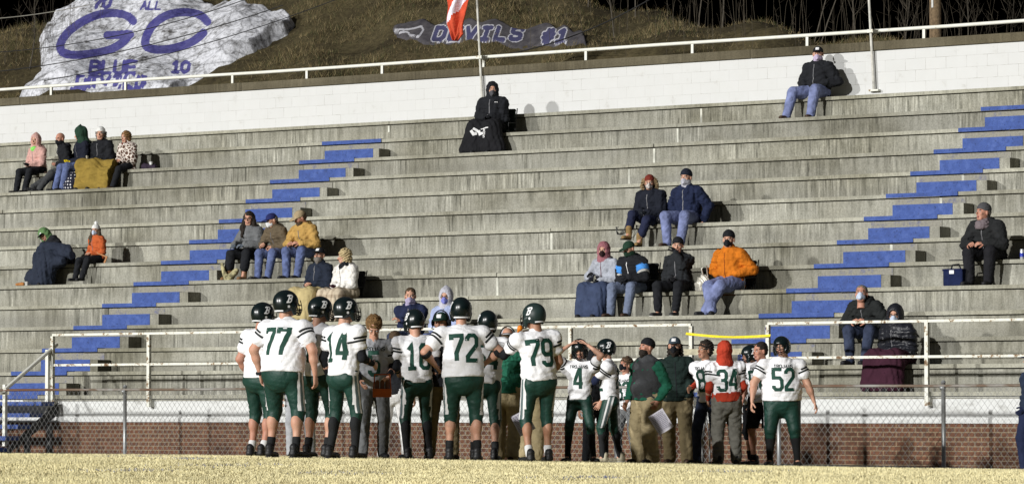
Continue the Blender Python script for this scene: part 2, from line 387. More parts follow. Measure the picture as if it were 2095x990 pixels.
front_rail(xc, XR - .5, [xc, at(1897, 760, -.04).x, at(2200, 760, -.04).x, at(2500, 760, -.04).x], 'rusty white two-bar railing right of the gap, before the burgundy blanket')
pl = MB(); p0 = at(1404, 720, .0); p1 = at(1530, 722, .0)
pl.box(p0.x, p1.x, -.075, -.05, p0.z - .045, p0.z + .045); tag(pl.build('plank', mat('weathered_plank', (.42, .39, .28), .85, .3, 12)), 'pale weathered plank fixed across the gap in the front railing', 'plank')
def tape(pts, label):
    b = MB(); n = 40; V = []; F = []
    for k in range(n + 1):
        t = k / n; x = pts[0][0] + (pts[1][0] - pts[0][0]) * t; y = pts[0][1] + (pts[1][1] - pts[0][1]) * t + 5 * math.sin(math.pi * t)
        c = at(x, y, -.10); tw = .5 + .4 * math.sin(t * 9); h = .033
        V += [c + Vector((0, math.cos(tw) * h * .3, math.sin(tw + .9) * h * .55)), c - Vector((0, math.cos(tw) * h * .3, math.sin(tw + .9) * h * .55))]
    F = [(2 * k, 2 * k + 2, 2 * k + 3, 2 * k + 1) for k in range(n)]
    b.add(V, F); return tag(b.build('caution_tape', mat('yellow_tape', (.75, .62, .02), .5, .2, 30)), label, 'tape')
tape([(1403, 682), (1576, 686)], 'yellow caution tape tied between the railing posts above the red hood')
tape([(1410, 756), (1470, 762)], 'short lower yellow caution tape beside the railing post behind the bearded coach')

# ------------------------------------------------------------------ blue entry stairs, far left
st = tag(empty('entry_stairs', (-47.8, 0, 0)), 'blue metal entry stairs climbing to the front tier at the far left', 'stairs')
sxr = at(100, 822, -.2).x + 47.8
for n, z in enumerate((.873, .68, .49, .30, .11)):
    yy = -.12 - .29 * n
    b = MB(); b.box(sxr - 2.6, sxr + .03, yy - .30, yy + .02, z - .07, z); b.build('tread', M['blue'], st)
for xx in (sxr - .03, sxr - 1.3, sxr - 2.6):
    b = MB(); V = []
    a = xx - .025; c = xx + .025
    b.add([(a, .05, .86), (a, -1.42, -.05), (a, -1.28, -.05), (a, .05, .66), (c, .05, .86), (c, -1.42, -.05), (c, -1.28, -.05), (c, .05, .66)],
          [(0, 1, 2, 3), (7, 6, 5, 4), (0, 4, 5, 1), (1, 5, 6, 2), (2, 6, 7, 3), (3, 7, 4, 0)]); b.build('stringer', M['dark_steel'], st)
b = MB()
for k, xx in enumerate((sxr + .02, sxr - 1.3)):
    for yy, zz in ((-.2, .5), (-.75, .3), (-1.2, .1)): b = MB(); b.box(xx - .05, xx + .05, yy - .03, yy + .03, -.1, zz); b.build('leg', M['dark_steel'], st)
pa0, pa1 = at(98, 715, -.1), at(98, 845, -.1); pb0 = at(28, 788, -1.2)
b = MB(); xo = 47.8; x = pa0.x + xo
yb = -1.15; xb_ = at(28, 850, yb).x + xo
b.box(x - .032, x + .032, -.13, -.07, at(98, 846, -.1).z, pa0.z); b.box(x - .03, x + .03, yb - .03, yb + .03, at(28, 912, yb).z, at(28, 786, yb).z)
b.tube([(x + .02, .1, pa0.z + .09), (xb_ - .0, yb - .22, at(18, 797, yb).z)], .034, 8); b.build('handrail', M['railwhite'], st)

# ------------------------------------------------------------------ chain link fence
YF = -1.35
cf = tag(empty('chain_link_fence', (-48, YF, 0)), 'galvanised chain-link fence with rusty top rail running before the brick base', 'fence')
ztop = lambda x: 1.06 + .0 * x
x0f, x1f = XL + 48, XR + 48
b = MB(); b.tube([(x, 0, 1.06 + .004 * math.sin(x * 1.3)) for x in np.arange(x0f, x1f, 1.5)], .021, 8); b.build('top_rail', M['rustrail'], cf, True)
V = []; F = []
def wire_bar(p, q, r, yo):
    p = Vector(p); q = Vector(q); d = (q - p).normalized(); a = Vector((0, 1, 0)); c = d.cross(a).normalized(); k = len(V)
    for e in (p, q):
        for s, t in ((1, 0), (-.5, .87), (-.5, -.87)): V.append(e + c * s * r + a * (t * r + yo))
    F.extend([(k, k + 1, k + 4, k + 3), (k + 1, k + 2, k + 5, k + 4), (k + 2, k, k + 3, k + 5)])
pitch = .100; h = 1.17; sl = .80
for n in range(int((x1f - x0f) / pitch)):
    x = x0f + n * pitch
    wire_bar((x, 0, -.12), (x + h * sl, 0, 1.05), .0026, .0028); wire_bar((x, 0, -.12), (x - h * sl, 0, 1.05), .0026, -.0028)
tag(mkmesh('wire_mesh', V, F, M['wire'], cf, smooth=False))
for px in (-80, 254, 590, 925, 1262, 1592, 1929, 2290):
    x = at(px, 850, YF).x + 48; b = MB(); b.tube([(x, .02, -.25), (x, .02, 1.10)], .03, 12); b.tube([(x, .02, 1.10), (x, .02, 1.125), (x, .02, 1.14)], [.035, .03, .004], 10)
    b.tube([(x - .035, .0, 1.03), (x + .035, .0, 1.03)], .03, 8); b.build('post', M['galv'], cf, True)

# ------------------------------------------------------------------ hillside
zcx = [-90, -70, -64, -62.5, -61.5, -60.5, -58, -50, -48, -46.9, -45.9, -44.7, -43.1, -40.8, -38.6, -36.6, -35, -32.5, -20, 10]
zcz = [9.0, 9.5, 9.7, 10.2, 10.9, 11.8, 14, 13.2, 11.2, 10.0, 9.4, 9.15, 8.85, 8.45, 8.1, 7.75, 7.5, 7.2, 7.0, 6.9]
def hill_z(X, Y):
    z = 6.7 + .5 * (Y - 13.2)
    c = np.interp(X, zcx, zcz)
    n = .22 * np.sin(X * .9 + 1.3 * np.sin(Y * .7)) * np.sin(Y * 1.1 + .8) + .10 * np.sin(X * 2.7 + Y * 1.9) + .05 * np.sin(X * 6.1 - Y * 4.4)
    k = .5; m = np.minimum(z, c); hmm = np.maximum(k - np.abs(z - c), 0) / k
    return m - hmm * hmm * k * .25 + n * np.clip((Y - 12.2) / 2, 0, 1) - np.maximum(0, Y - 21.5) * .7
hm, hnt, hp = base_mat('hillside_soil', .95, .1)
hv = mapping(hnt, (1, 1, 1))
hnt.links.new(mulc(hnt, ramp(hnt, noise(hnt, hv, .6, 6, .7), [(.3, (.035, .028, .016)), (.55, (.085, .07, .035)), (.75, (.14, .11, .06))]), ramp(hnt, noise(hnt, hv, 12, 5), [(.3, (.5, .5, .5)), (.7, (1.2, 1.2, 1.2))])), hp.inputs['Base Color'])
grid_sheet('hillside', np.linspace(-95, 5, 260), np.concatenate([np.linspace(11.6, 30, 90), np.linspace(31, 120, 20)]), hill_z, hm)

# painted rock face
def rock(name, poly, pl_t, bump, mats, label, cat, res=.055, lift=.16, seed=1, paint=()):
    """poly in photo pixels, laid on the hill surface"""
    def onhill(px, py):
        d = ray(px, py); t0 = 60; t = 60.
        for _ in range(400):
            p = CAMP + d * t
            if p.y > 12.5 and p.z < float(hill_z(np.array(p.x), np.array(p.y))): return p
            t += .1
        return CAMP + d * t
    P = np.array([[p.x, p.y] for p in (onhill(*q) for q in poly)])
    x0, y0 = P.min(0) - .5; x1, y1 = P.max(0) + .5
    xs = np.arange(x0, x1, res); ys = np.arange(y0, y1, res * 1.4)
    X, Y = np.meshgrid(xs, ys, indexing='ij')
    # signed distance to the outline
    ins = np.zeros(X.shape, bool); dist = np.full(X.shape, 9.)
    n = len(P)
    for a in range(n):
        x_, y_ = P[a]; u_, v_ = P[(a + 1) % n]
        c = ((y_ > Y) != (v_ > Y)) & (X < (u_ - x_) * (Y - y_) / (v_ - y_ + 1e-9) + x_); ins ^= c
        dx, dy = u_ - x_, v_ - y_; t = np.clip(((X - x_) * dx + (Y - y_) * dy) / (dx * dx + dy * dy + 1e-9), 0, 1)
        dist = np.minimum(dist, np.hypot(X - x_ - t * dx, Y - y_ - t * dy))
    sd = np.where(ins, dist, -dist)
    rg = np.random.default_rng(seed); nz = np.zeros(X.shape)
    for f, am in ((1.1, .10), (2.3, .07), (4.9, .045), (9.5, .032), (19, .022), (34, .012)):
        for _ in range(3):
            th = rg.uniform(0, 6.28); ph = rg.uniform(0, 6.28)
            nz += am * (1 - 2 * np.abs(np.sin(f * .5 * (X * math.cos(th) + Y * math.sin(th)) + ph + 1.5 * np.sin(f * .31 * (X * math.sin(th) - Y * math.cos(th)))))) * .6
    hgt = np.clip((sd + .05 * nz) * 2.2, -1.2, lift) + nz * bump
    Z = hill_z(X, Y) + np.where(sd < 0, np.minimum(hgt, sd * 2.2), hgt)
    V = np.stack([X, Y, Z], -1).reshape(-1, 3); I = np.arange(X.size).reshape(X.shape)
    F = np.stack([I[:-1, :-1], I[1:, :-1], I[1:, 1:], I[:-1, 1:]], -1).reshape(-1, 4)
    keep = (sd[:-1, :-1] > -.3).ravel(); F = F[keep]
    o = mkmesh(name, V, F, mats)
    W = V - np.array(CAMP); Q = W @ np.array(_M); PX = 1047.5 + FPX * Q[:, 0] / -Q[:, 2]; PY = 495 - FPX * Q[:, 1] / -Q[:, 2]
    for an, strips, ww in paint:
        m_ = np.zeros(len(V))
        for s in strips:
            for a, c in zip(s[:-1], s[1:]):
                a, c = a[1], c[1]; dx, dy = c[0] - a[0], c[1] - a[1]; wd = ww if ww else 0
                bx = (PX > min(a[0], c[0]) - ww) & (PX < max(a[0], c[0]) + ww) & (PY > min(a[1], c[1]) - ww) & (PY < max(a[1], c[1]) + ww); ix = np.nonzero(bx)[0]
                if len(ix) == 0: continue
                t = np.clip(((PX[ix] - a[0]) * dx + (PY[ix] - a[1]) * dy) / (dx * dx + dy * dy + 1e-9), 0, 1); d = np.hypot(PX[ix] - a[0] - t * dx, PY[ix] - a[1] - t * dy)
                m_[ix] = np.maximum(m_[ix], np.clip((ww * .5 - d) / 1.2 + .5, 0, 1))
        at_ = o.data.attributes.get(an) or o.data.attributes.new(an, 'FLOAT', 'POINT'); old = np.empty(len(V)); at_.data.foreach_get('value', old); at_.data.foreach_set('value', np.maximum(old, m_))
    return tag(o, label, cat)
def paint_attr(nt, p, an, colr, lo=.35, hi=.6):
    # brushed paint laid over the stone, thin in the pits
    at_ = N(nt, 'ShaderNodeAttribute', attribute_name=an); src = p.inputs['Base Color'].links[0].from_socket
    mx = N(nt, 'ShaderNodeMix', data_type='RGBA'); r = ramp(nt, at_.outputs['Fac'], [(lo, (0, 0, 0)), (hi, (.93, .93, .93))]); nt.links.new(r, mx.inputs[0]); nt.links.new(src, mx.inputs[6])
    mx.inputs[7].default_value = (*colr, 1); nt.links.new(mx.outputs[2], p.inputs['Base Color'])
rkm, rnt, rpn = base_mat('whitewashed_rock', .85)
rv = mapping(rnt, (1, 1, 1))
rnt.links.new(mulc(rnt, ramp(rnt, noise(rnt, rv, 2.4, 8, .78), [(.34, (.05, .045, .04)), (.42, (.30, .30, .31)), (.5, (.58, .59, .63)), (.68, (.76, .77, .82))]), ramp(rnt, noise(rnt, rv, 14, 5, .7), [(.3, (.45, .45, .45)), (.5, (1, 1, 1)), (.7, (1.15, 1.15, 1.15))])), rpn.inputs['Base Color'])
vo_ = N(rnt, 'ShaderNodeTexVoronoi', feature='DISTANCE_TO_EDGE'); vo_.inputs['Scale'].default_value = 1.7; wn_ = N(rnt, 'ShaderNodeTexNoise'); wn_.inputs['Scale'].default_value = 3; wn_.inputs['Detail'].default_value = 6; rnt.links.new(rv, wn_.inputs['Vector']); rnt.links.new(mulc(rnt, rv, wn_.outputs['Color'], .35, 'ADD'), vo_.inputs['Vector'])
rnt.links.new(mulc(rnt, rpn.inputs['Base Color'].links[0].from_socket, ramp(rnt, vo_.outputs['Distance'], [(.0, (.12, .11, .10)), (.03, (.6, .6, .6)), (.07, (1, 1, 1))]), .55), rpn.inputs['Base Color'])
bumpn(rnt, rpn, noise(rnt, rv, 7, 6, .75), .7, .05)
# ------------------------------------------------------------------ stroke font
G = {
 '0': [[(.25, 0), (.0, .2), (.0, .8), (.25, 1), (.35, 1), (.6, .8), (.6, .2), (.35, 0), (.25, 0)]],
 '1': [[(.1, .8), (.32, 1), (.32, 0)], [(.08, 0), (.56, 0)]],
 '2': [[(.0, .78), (.0, .88), (.15, 1), (.45, 1), (.6, .88), (.6, .62), (.0, .15), (.0, 0), (.62, 0)]],
 '3': [[(.0, .8), (.0, .9), (.14, 1), (.46, 1), (.6, .88), (.6, .62), (.45, .51), (.2, .51)], [(.45, .51), (.6, .4), (.6, .12), (.46, 0), (.14, 0), (0, .1), (0, .22)]],
 '4': [[(.46, 0), (.46, 1), (.36, 1), (.0, .38), (.0, .28), (.64, .28)]],
 '5': [[(.6, 1), (.0, 1), (.0, .58), (.45, .58), (.6, .46), (.6, .12), (.46, 0), (.14, 0), (.0, .1), (0, .2)]],
 '6': [[(.6, .82), (.6, .9), (.46, 1), (.14, 1), (0, .88), (0, .12), (.14, 0), (.46, 0), (.6, .12), (.6, .46), (.46, .57), (0, .57)]],
 '7': [[(.0, .84), (.0, 1), (.6, 1), (.6, .86), (.26, .3), (.26, 0)]],
 '8': [[(.14, .52), (0, .64), (0, .88), (.14, 1), (.46, 1), (.6, .88), (.6, .64), (.46, .52), (.14, .52), (0, .4), (0, .12), (.14, 0), (.46, 0), (.6, .12), (.6, .4), (.46, .52)]],
 '9': [[(.0, .18), (.0, .1), (.14, 0), (.46, 0), (.6, .12), (.6, .88), (.46, 1), (.14, 1), (0, .88), (0, .54), (.14, .43), (.6, .43)]],
 'A': [[(0, 0), (.3, 1), (.6, 0)], [(.1, .35), (.5, .35)]], 'B': [[(0, 0), (0, 1), (.42, 1), (.56, .88), (.56, .64), (.42, .53), (0, .53)], [(.42, .53), (.6, .4), (.6, .12), (.45, 0), (0, 0)]],
 'C': [[(.6, .75), (.6, .9), (.45, 1), (.15, 1), (0, .85), (0, .15), (.15, 0), (.45, 0), (.6, .1), (.6, .25)]],
 'D': [[(0, 0), (0, 1), (.4, 1), (.6, .8), (.6, .2), (.4, 0), (0, 0)]], 'E': [[(.6, 1), (0, 1), (0, 0), (.6, 0)], [(0, .52), (.5, .52)]],
 'I': [[(.3, 0), (.3, 1)], [(.08, 1), (.52, 1)], [(.08, 0), (.52, 0)]], 'J': [[(.55, 1), (.55, .15), (.42, 0), (.15, 0), (0, .15), (0, .3)]],
 'L': [[(0, 1), (0, 0), (.55, 0)]], 'N': [[(0, 0), (0, 1), (.6, 0), (.6, 1)]], 'O': [[(.15, 0), (0, .15), (0, .85), (.15, 1), (.45, 1), (.6, .85), (.6, .15), (.45, 0), (.15, 0)]],
 'R': [[(0, 0), (0, 1), (.45, 1), (.6, .88), (.6, .62), (.45, .5), (0, .5)], [(.3, .5), (.6, 0)]],
 'S': [[(.6, .8), (.6, .9), (.45, 1), (.15, 1), (0, .88), (0, .64), (.12, .53), (.48, .48), (.6, .38), (.6, .12), (.45, 0), (.15, 0), (0, .1), (0, .2)]],
 'T': [[(.3, 0), (.3, 1)], [(0, 1), (.6, 1)]], 'U': [[(0, 1), (0, .15), (.15, 0), (.45, 0), (.6, .15), (.6, 1)]], 'V': [[(0, 1), (.3, 0), (.6, 1)]],
 '#': [[(.15, 0), (.25, 1)], [(.4, 0), (.5, 1)], [(0, .35), (.6, .35)], [(0, .68), (.62, .68)]], "'": [[(.3, 1), (.3, .8)]], 'X': [[(0, 0), (.6, 1)], [(0, 1), (.6, 0)]],
}
def ribbon(pts, wd, step):
    """2D polyline -> strip (list of (left, mid, right) triples) with mitred corners"""
    P = [np.array(p, float) for p in pts]; closed = np.allclose(P[0], P[-1]) and len(P) > 2
    rows = []
    n = len(P)
    def nrm(a, b):
        d = b - a; d /= (np.linalg.norm(d) + 1e-9); return np.array([-d[1], d[0]]), d
    for i in range(n):
        if i == 0:
            if closed: n1, _ = nrm(P[-2], P[0]); n2, _ = nrm(P[0], P[1])
            else: n1 = n2 = nrm(P[0], P[1])[0]
        elif i == n - 1:
            if closed: n1, _ = nrm(P[-2], P[0]); n2, _ = nrm(P[0], P[1])
            else: n1 = n2 = nrm(P[-2], P[-1])[0]
        else: n1, _ = nrm(P[i - 1], P[i]); n2, _ = nrm(P[i], P[i + 1])
        m = n1 + n2; m /= (np.linalg.norm(m) + 1e-9); c = max(.45, float(m @ n1)); rows.append((P[i], m * wd * .5 / c))
    out = []
    for i in range(n - 1):
        L = np.linalg.norm(P[i + 1] - P[i]); k = max(1, int(L / step))
        for j in range(k):
            t = j / k; out.append((rows[i][0] * (1 - t) + rows[i + 1][0] * t, rows[i][1] * (1 - t) + rows[i + 1][1] * t))
    out.append(rows[-1])
    return [(c - o, c, c + o) for c, o in out]
def text_strips(txt, h, wd, gap=.28, step=.02, wx=1.0, slant=0.):
    """strips centred on x, baseline at 0"""
    S = []; x = 0
    for ch in txt:
        if ch == ' ': x += .5 * h * wx; continue
        for st_ in G[ch]:
            ext = [np.array([(p[0] * wx + slant * p[1]) * h + x, p[1] * h]) for p in st_]
            # extend the open ends by half a width so that corners look square
            S.append(ribbon(ext, wd, step))
        x += (.62 * wx + gap) * h
    tot = x - gap * h
    return [[tuple(q - np.array([tot / 2, 0]) for q in r) for r in s] for s in S]
def strips_mesh(name, strips, place, mats, parent=None, off=.003):
    """place(x, y) -> 3D point on the surface or None"""
    V = []; F = []
    for s in strips:
        idx = []
        for r in s:
            row = []
            for q in r:
                p = place(float(q[0]), float(q[1]))
                if p is None: row.append(None)
                else: V.append(p); row.append(len(V) - 1)
            idx.append(row)
        for a, b_ in zip(idx[:-1], idx[1:]):
            for k in range(len(a) - 1):
                f = (a[k], a[k + 1], b_[k + 1], b_[k])
                if None not in f: F.append(f)
    if not F: return None
    return mkmesh(name, V, F, mats, parent, smooth=True)
def bvh_of(o):
    me = o.data; V = np.empty(len(me.vertices) * 3); me.vertices.foreach_get('co', V); V = V.reshape(-1, 3)
    return BVHTree.FromPolygons([tuple(v) for v in V], [tuple(p.vertices) for p in me.polygons])

# paint on the rocks
bl_rock = (.045, .04, .21)
def smooth_poly(pts, n=6):
    P = [np.array(p, float) for p in pts]; out = []
    for i in range(len(P) - 1):
        p0, p1, p2, p3 = P[max(i - 1, 0)], P[i], P[i + 1], P[min(i + 2, len(P) - 1)]
        for k in range(n):
            t = k / n; out.append(.5 * ((2 * p1) + (-p0 + p2) * t + (2 * p0 - 5 * p1 + 4 * p2 - p3) * t * t + (-p0 + 3 * p1 - 3 * p2 + p3) * t ** 3))
    out.append(P[-1]); return out
g1 = smooth_poly([(272, 44), (262, 34), (240, 28), (205, 30), (170, 44), (140, 66), (124, 90), (128, 107), (150, 113), (190, 110), (225, 102), (250, 88), (262, 74), (260, 70)])
g2 = [(220, 73), (245, 72), (266, 71)]
c1 = smooth_poly([(424, 45), (410, 32), (385, 26), (355, 28), (330, 38), (310, 56), (298, 80), (300, 96), (320, 102), (350, 100), (385, 90), (405, 78), (416, 68)])
def px_text(txt, x, y, h, wd, wx=1, slant=.0, gap=.25, rot=0.):
    ss = text_strips(txt, h, wd, gap, 3, wx, slant); c, s_ = math.cos(R(rot)), math.sin(R(rot))
    return [[tuple((x + q[0] * c + q[1] * s_, y - q[1] * c + q[0] * s_) for q in r) for r in st_] for st_ in ss]
big_ = [ribbon(g1, 17, 3), ribbon(g2, 11, 3), ribbon(c1, 17, 3)]
sm_ = px_text('BLUE', 230, 150, 24, 5, 1.25, .15) + px_text('10', 368, 148, 21, 5.5, 1.1, .15) + px_text('DEVILS', 226, 176, 19, 5, 1.5, .15, .35) + px_text('87', 160, 197, 16, 5, 1.2) + px_text('03', 270, 196, 16, 5, 1.2) + px_text('70', 207, 16, 20, 5, 1.1, .3)
sm2_ = px_text('ALL', 308, 20, 16, 3.2, 1.1, .25)
dv = px_text('DEVILS', 975, 81, 24, 14, 1.3, .35, .5) + px_text('#1', 1132, 86, 24, 11, 1.25, .35, .4)
hand_ = [ribbon([(850, 58), (862, 54), (866, 62), (858, 74), (838, 72), (834, 66), (808, 66), (808, 61), (834, 61), (850, 58)], 2.2, 3)]
rock_o = rock('painted_rock', [(30, 222), (70, 175), (82, 150), (80, 120), (74, 85), (98, 66), (110, 40), (132, 20), (150, 6), (200, -6), (300, -6), (352, 8), (420, 16), (480, 24), (520, 34), (560, 44), (606, 56), (590, 76), (560, 90), (520, 112), (470, 136), (420, 160), (385, 180), (350, 215)],
              0, .34, rkm, 'big whitewashed rock face painted with blue letters GC on the hillside', 'rock', res=.025, lift=.34, paint=(('blue_paint', big_, 17), ('blue_paint', sm_, 7.2), ('blue_paint', sm2_, 4)))
paint_attr(rnt, rpn, 'blue_paint', bl_rock)
rk2, r2nt, r2p = base_mat('dark_stained_rock', .85)
r2v = mapping(r2nt, (1, 1, 1)); r2nt.links.new(ramp(r2nt, noise(r2nt, r2v, 5, 6, .7), [(.3, (.03, .028, .035)), (.6, (.075, .07, .075)), (.8, (.13, .12, .11))]), r2p.inputs['Base Color'])
rock2_o = rock('lettered_ledge', [(802, 62), (850, 48), (1000, 46), (1130, 54), (1196, 72), (1200, 96), (1120, 98), (1000, 90), (850, 86), (812, 76)], 0, .25, rk2, 'low dark rock ledge painted with blue and white words on the hillside', 'rock', res=.022, lift=.10, seed=5, paint=(('white_paint', dv, 12.5), ('white_paint', hand_, 3.5), ('ledge_blue_paint', dv, 8.5)))
paint_attr(r2nt, r2p, 'white_paint', (.40, .40, .43)); paint_attr(r2nt, r2p, 'ledge_blue_paint', (.025, .025, .085))

# hillside grass (stuff)
def hill_grass():
    n = 330000; X = nrng.uniform(-66, -24, n); Y = 12.6 + nrng.random(n) * 12
    cl = np.sin(X * 1.3 + 1.7 * np.sin(Y * 1.1)) * np.sin(Y * 1.6 + 1.2 * np.sin(X * .8)); keep = nrng.random(n) < .5 + .5 * cl
    X, Y, cl = X[keep], Y[keep], cl[keep]
    # keep the painted rocks clear
    z = hill_z(X, Y)
    def top(o):
        me = o.data; A = np.empty(len(me.vertices) * 3); me.vertices.foreach_get('co', A); return A.reshape(-1, 3)
    ok = np.ones(len(X), bool)
    for o, ns in ((rock_o, .03), (rock2_o, .03)):
        A = top(o); A = A[A[:, 2] > hill_z(A[:, 0], A[:, 1]) + .03]
        s = set(zip((A[:, 0] / .12).astype(int).tolist(), (A[:, 1] / .12).astype(int).tolist()))
        hit = np.array([(a, b_) in s for a, b_ in zip((X / .12).astype(int).tolist(), (Y / .12).astype(int).tolist())])
        ok &= ~(hit & (nrng.random(len(X)) > .004))
    X, Y, z, cl = X[ok], Y[ok], z[ok], cl[ok]
    L = nrng.uniform(.05, .19, len(X)) * (1.0 + .6 * cl)
    # short on the slope just below each rock so that it stays visible
    pal = [mat('dry_hill_blade', (.17, .13, .06), .9, .3, 1.5), mat('brown_hill_blade', (.11, .08, .035), .9, .3, 1.5), mat('green_hill_blade', (.06, .07, .025), .9, .3, 1.5), mat('pale_hill_blade', (.24, .19, .10), .9, .3, 1.5)]
    def infront(poly_x0, poly_x1): pass
    blades('hillside_grass', X, Y, z - .02, L, .010, nrng.uniform(.3, .9, len(X)), pal, 'dry brown and olive grass covering the hillside above the wall')
hill_grass()
def weeds():
    b = MB(); g = random.Random(3)
    for k in range(260):
        px = g.choice([g.uniform(1100, 2095), g.uniform(1350, 2095), g.uniform(0, 120)])
        X = at(px, 60, 17).x + g.uniform(-.5, .5); Y = g.uniform(14.5, 22)
        z = float(hill_z(np.array(X), np.array(Y))); h = g.uniform(.4, 1.6) * (1 if g.random() < .8 else 1.6)
        lx, ly = g.uniform(-.25, .25) * h, g.uniform(-.2, .2) * h
        pts = [(X, Y, z - .05), (X + lx * .3, Y + ly * .3, z + h * .5), (X + lx, Y + ly, z + h)]
        b.tube(pts, [.005, .0035, .0015], 3, cap=False, m=g.choice([0, 0, 1]))
        for q in range(g.randint(1, 5)):
            t = g.uniform(.45, 1); a = Vector(pts[1]).lerp(Vector(pts[2]), (t - .45) / .55); d = Vector((g.uniform(-1, 1), g.uniform(-1, 1), g.uniform(.3, 1.2))) * .15 * h
            b.tube([a, a + d], [.004, .0015], 3, cap=False, m=1)
    o = b.build('tall_weeds', [mat('weed_stem', (.055, .046, .032), .9), mat('weed_twig', (.04, .032, .022), .9)])
    tag(o, 'tall dry weed stalks standing along the hill crest against the black sky', 'weeds', kind='stuff')
weeds()
def sapling(px, py_base, h, lean, label, seed):
    g = random.Random(seed); Y = 18 + g.uniform(-1, 2); X = at(px, py_base, Y).x; z = float(hill_z(np.array(X), np.array(Y)))
    e = tag(empty('sapling', (X, Y, z)), label, 'sapling', 'bare saplings on the hill crest')
    bark = mat('sapling_bark', (.075, .065, .05), .9, .3, 20); tk = MB(); cr = MB()
    pts = [Vector((lean * h * t ** 1.2 + .04 * math.sin(t * 7 + seed), .05 * math.sin(t * 5), h * t)) for t in np.linspace(0, 1, 7)]
    pts[0].z = -.1
    tk.tube(pts, [.017 * (1 - .8 * t) for t in np.linspace(0, 1, 7)], 6)
    for k in range(16):
        t = g.uniform(.25, .95); i = int(t * 6); a = pts[i].lerp(pts[min(6, i + 1)], t * 6 - i); d = Vector((g.uniform(-.6, .6), g.uniform(-.5, .5), g.uniform(.5, 1))) * g.uniform(.3, .8)
        mid = a + d * .5 + Vector((0, 0, -.03)); cr.tube([a, mid, a + d], [.009, .006, .002], 4)
        for q in range(3):
            s_ = a + d * g.uniform(.3, .9); cr.tube([s_, s_ + Vector((g.uniform(-.2, .2), g.uniform(-.2, .2), g.uniform(.1, .3)))], [.004, .0015], 3)
    tk.build('trunk', bark, e); cr.build('crown', mat('sapling_twig', (.05, .042, .03), .9), e)
for k, (px, lean, h, lb) in enumerate([(1200, .1, 2.2, 'leftmost bare sapling on the hill crest, right of the flag'), (1255, -.12, 2.6, 'thin bare sapling rising from hill grass left of the black gap'), (1300, .05, 2.4, 'straight bare sapling standing at the top of the grassy crest'),
                                  (1430, .06, 3.0, 'tall slender sapling on the crest above the right railing span'), (1480, -.05, 3.0, 'slender sapling beside a paler leaning stem on the crest'), (1662, .35, 3.2, 'pale sapling leaning right above the man in the black jacket'),
                                  (1672, .55, 3.0, 'pale sapling leaning steeply right above the man in black jacket'), (1745, .02, 2.4, 'bare sapling just left of the right thin pole'), (1850, .08, 2.2, 'bare sapling between the thin pole and the wooden utility pole'),
                                  (1985, -.1, 2.4, 'bare sapling right of the wooden utility pole'), (2060, .1, 2.6, 'rightmost bare sapling beyond the top railing'), (60, .15, 2.2, 'bare sapling left of the whitewashed rock')]):
    sapling(px, 60, h, lean, lb, k + 20)

# utility pole, thin poles, flag, wires
ub = at(1914, 76, 15.5)
b = MB(); b.tube([(0, 0, -2), (0, 0, 3), (0, 0, 9)], [.118, .112, .10], 16)
up_o = b.build('utility_pole', M['wood_pole'], smooth=True); up_o.location = (ub.x, ub.y, ub.z); tag(up_o, 'round wooden utility pole standing behind the coping at the right', 'pole')
b = MB(); b.box(-.02, .02, -.123, -.108, .55, 1.05); b.build('pole_tag', mat('pale_tag', (.5, .5, .48), .6), up_o)
def thin_pole(p0, p1, label, h_up):
    a = at(p1[0], p1[1], YW - .07); c = at(p0[0], p0[1], YW - .07); d = (c - a).normalized()
    e = tag(empty('thin_pole', a), label, 'pole')
    b = MB(); b.tube([(0, 0, 0), tuple((c - a) + d * h_up)], [.026, .022], 10); b.build('shaft', mat('worn_white_pole', (.52, .51, .46), .6, .3, 9), e, True)
    b = MB(); b.box(-.1, .1, -.03, .06, .0, .03); z = 7.5 - a.z; q = d * (z / d.z); b.box(q.x - .05, q.x + .07, -.05, .18, z - .03, z + .03); b.build('bracket', M['rustwhite'], e)
    return a, c, d, e
a1, c1p, d1, fp = thin_pole((976, 0), (988, 236), 'thin white pole bolted to the wall, carrying the red and white flag', 1.9)
thin_pole((1778, 0), (1788, 187), 'bare thin white pole bolted to the wall at right of the seated man', 2.4)
# draped flag: hoist out of frame above, the fly hanging in slack folds
V = []; F = []; nu, nv = 36, 44; mi = []
fy = [-70, -40, 0, 25, 50, 70, 84]; fl_ = [968, 930, 913, 911, 910, 919, 931]; fr_ = [976, 975, 966, 956, 951, 948, 934]
wy = [-70, 0, 25, 50, 60]; w0_ = [.30, .22, .14, .0, .0]; w1_ = [.62, .78, .52, .16, .0]
for i in range(nu + 1):
    for k in range(nv + 1):
        u = i / nu; y = -70 + 154 * k / nv; x = np.interp(y, fy, fl_) * (1 - u) + np.interp(y, fy, fr_) * u + 1.5 * math.sin(y * .11 + u * 5)
        p = at(x, y, YW - .20); p.y += .055 * math.sin(u * 11 + y * .03) + .03 * math.sin(u * 23 + 1); V.append(p)
for i in range(nu):
    for k in range(nv):
        n = i * (nv + 1) + k; F.append((n, n + nv + 1, n + nv + 2, n + 1)); y = -70 + 154 * (k + .5) / nv; u = (i + .5) / nu
        mi.append(1 if np.interp(y, wy, w0_) < u < np.interp(y, wy, w1_) and y < 56 else 0)
fl = mkmesh('flag', V, F, [fab('flag_red', (.52, .075, .035)), fab('flag_white', (.68, .66, .74))], midx=mi)
sol = fl.modifiers.new('t', 'SOLIDIFY'); sol.thickness = .004
tag(fl, 'red and white flag hanging limp from the thin white pole', 'flag')
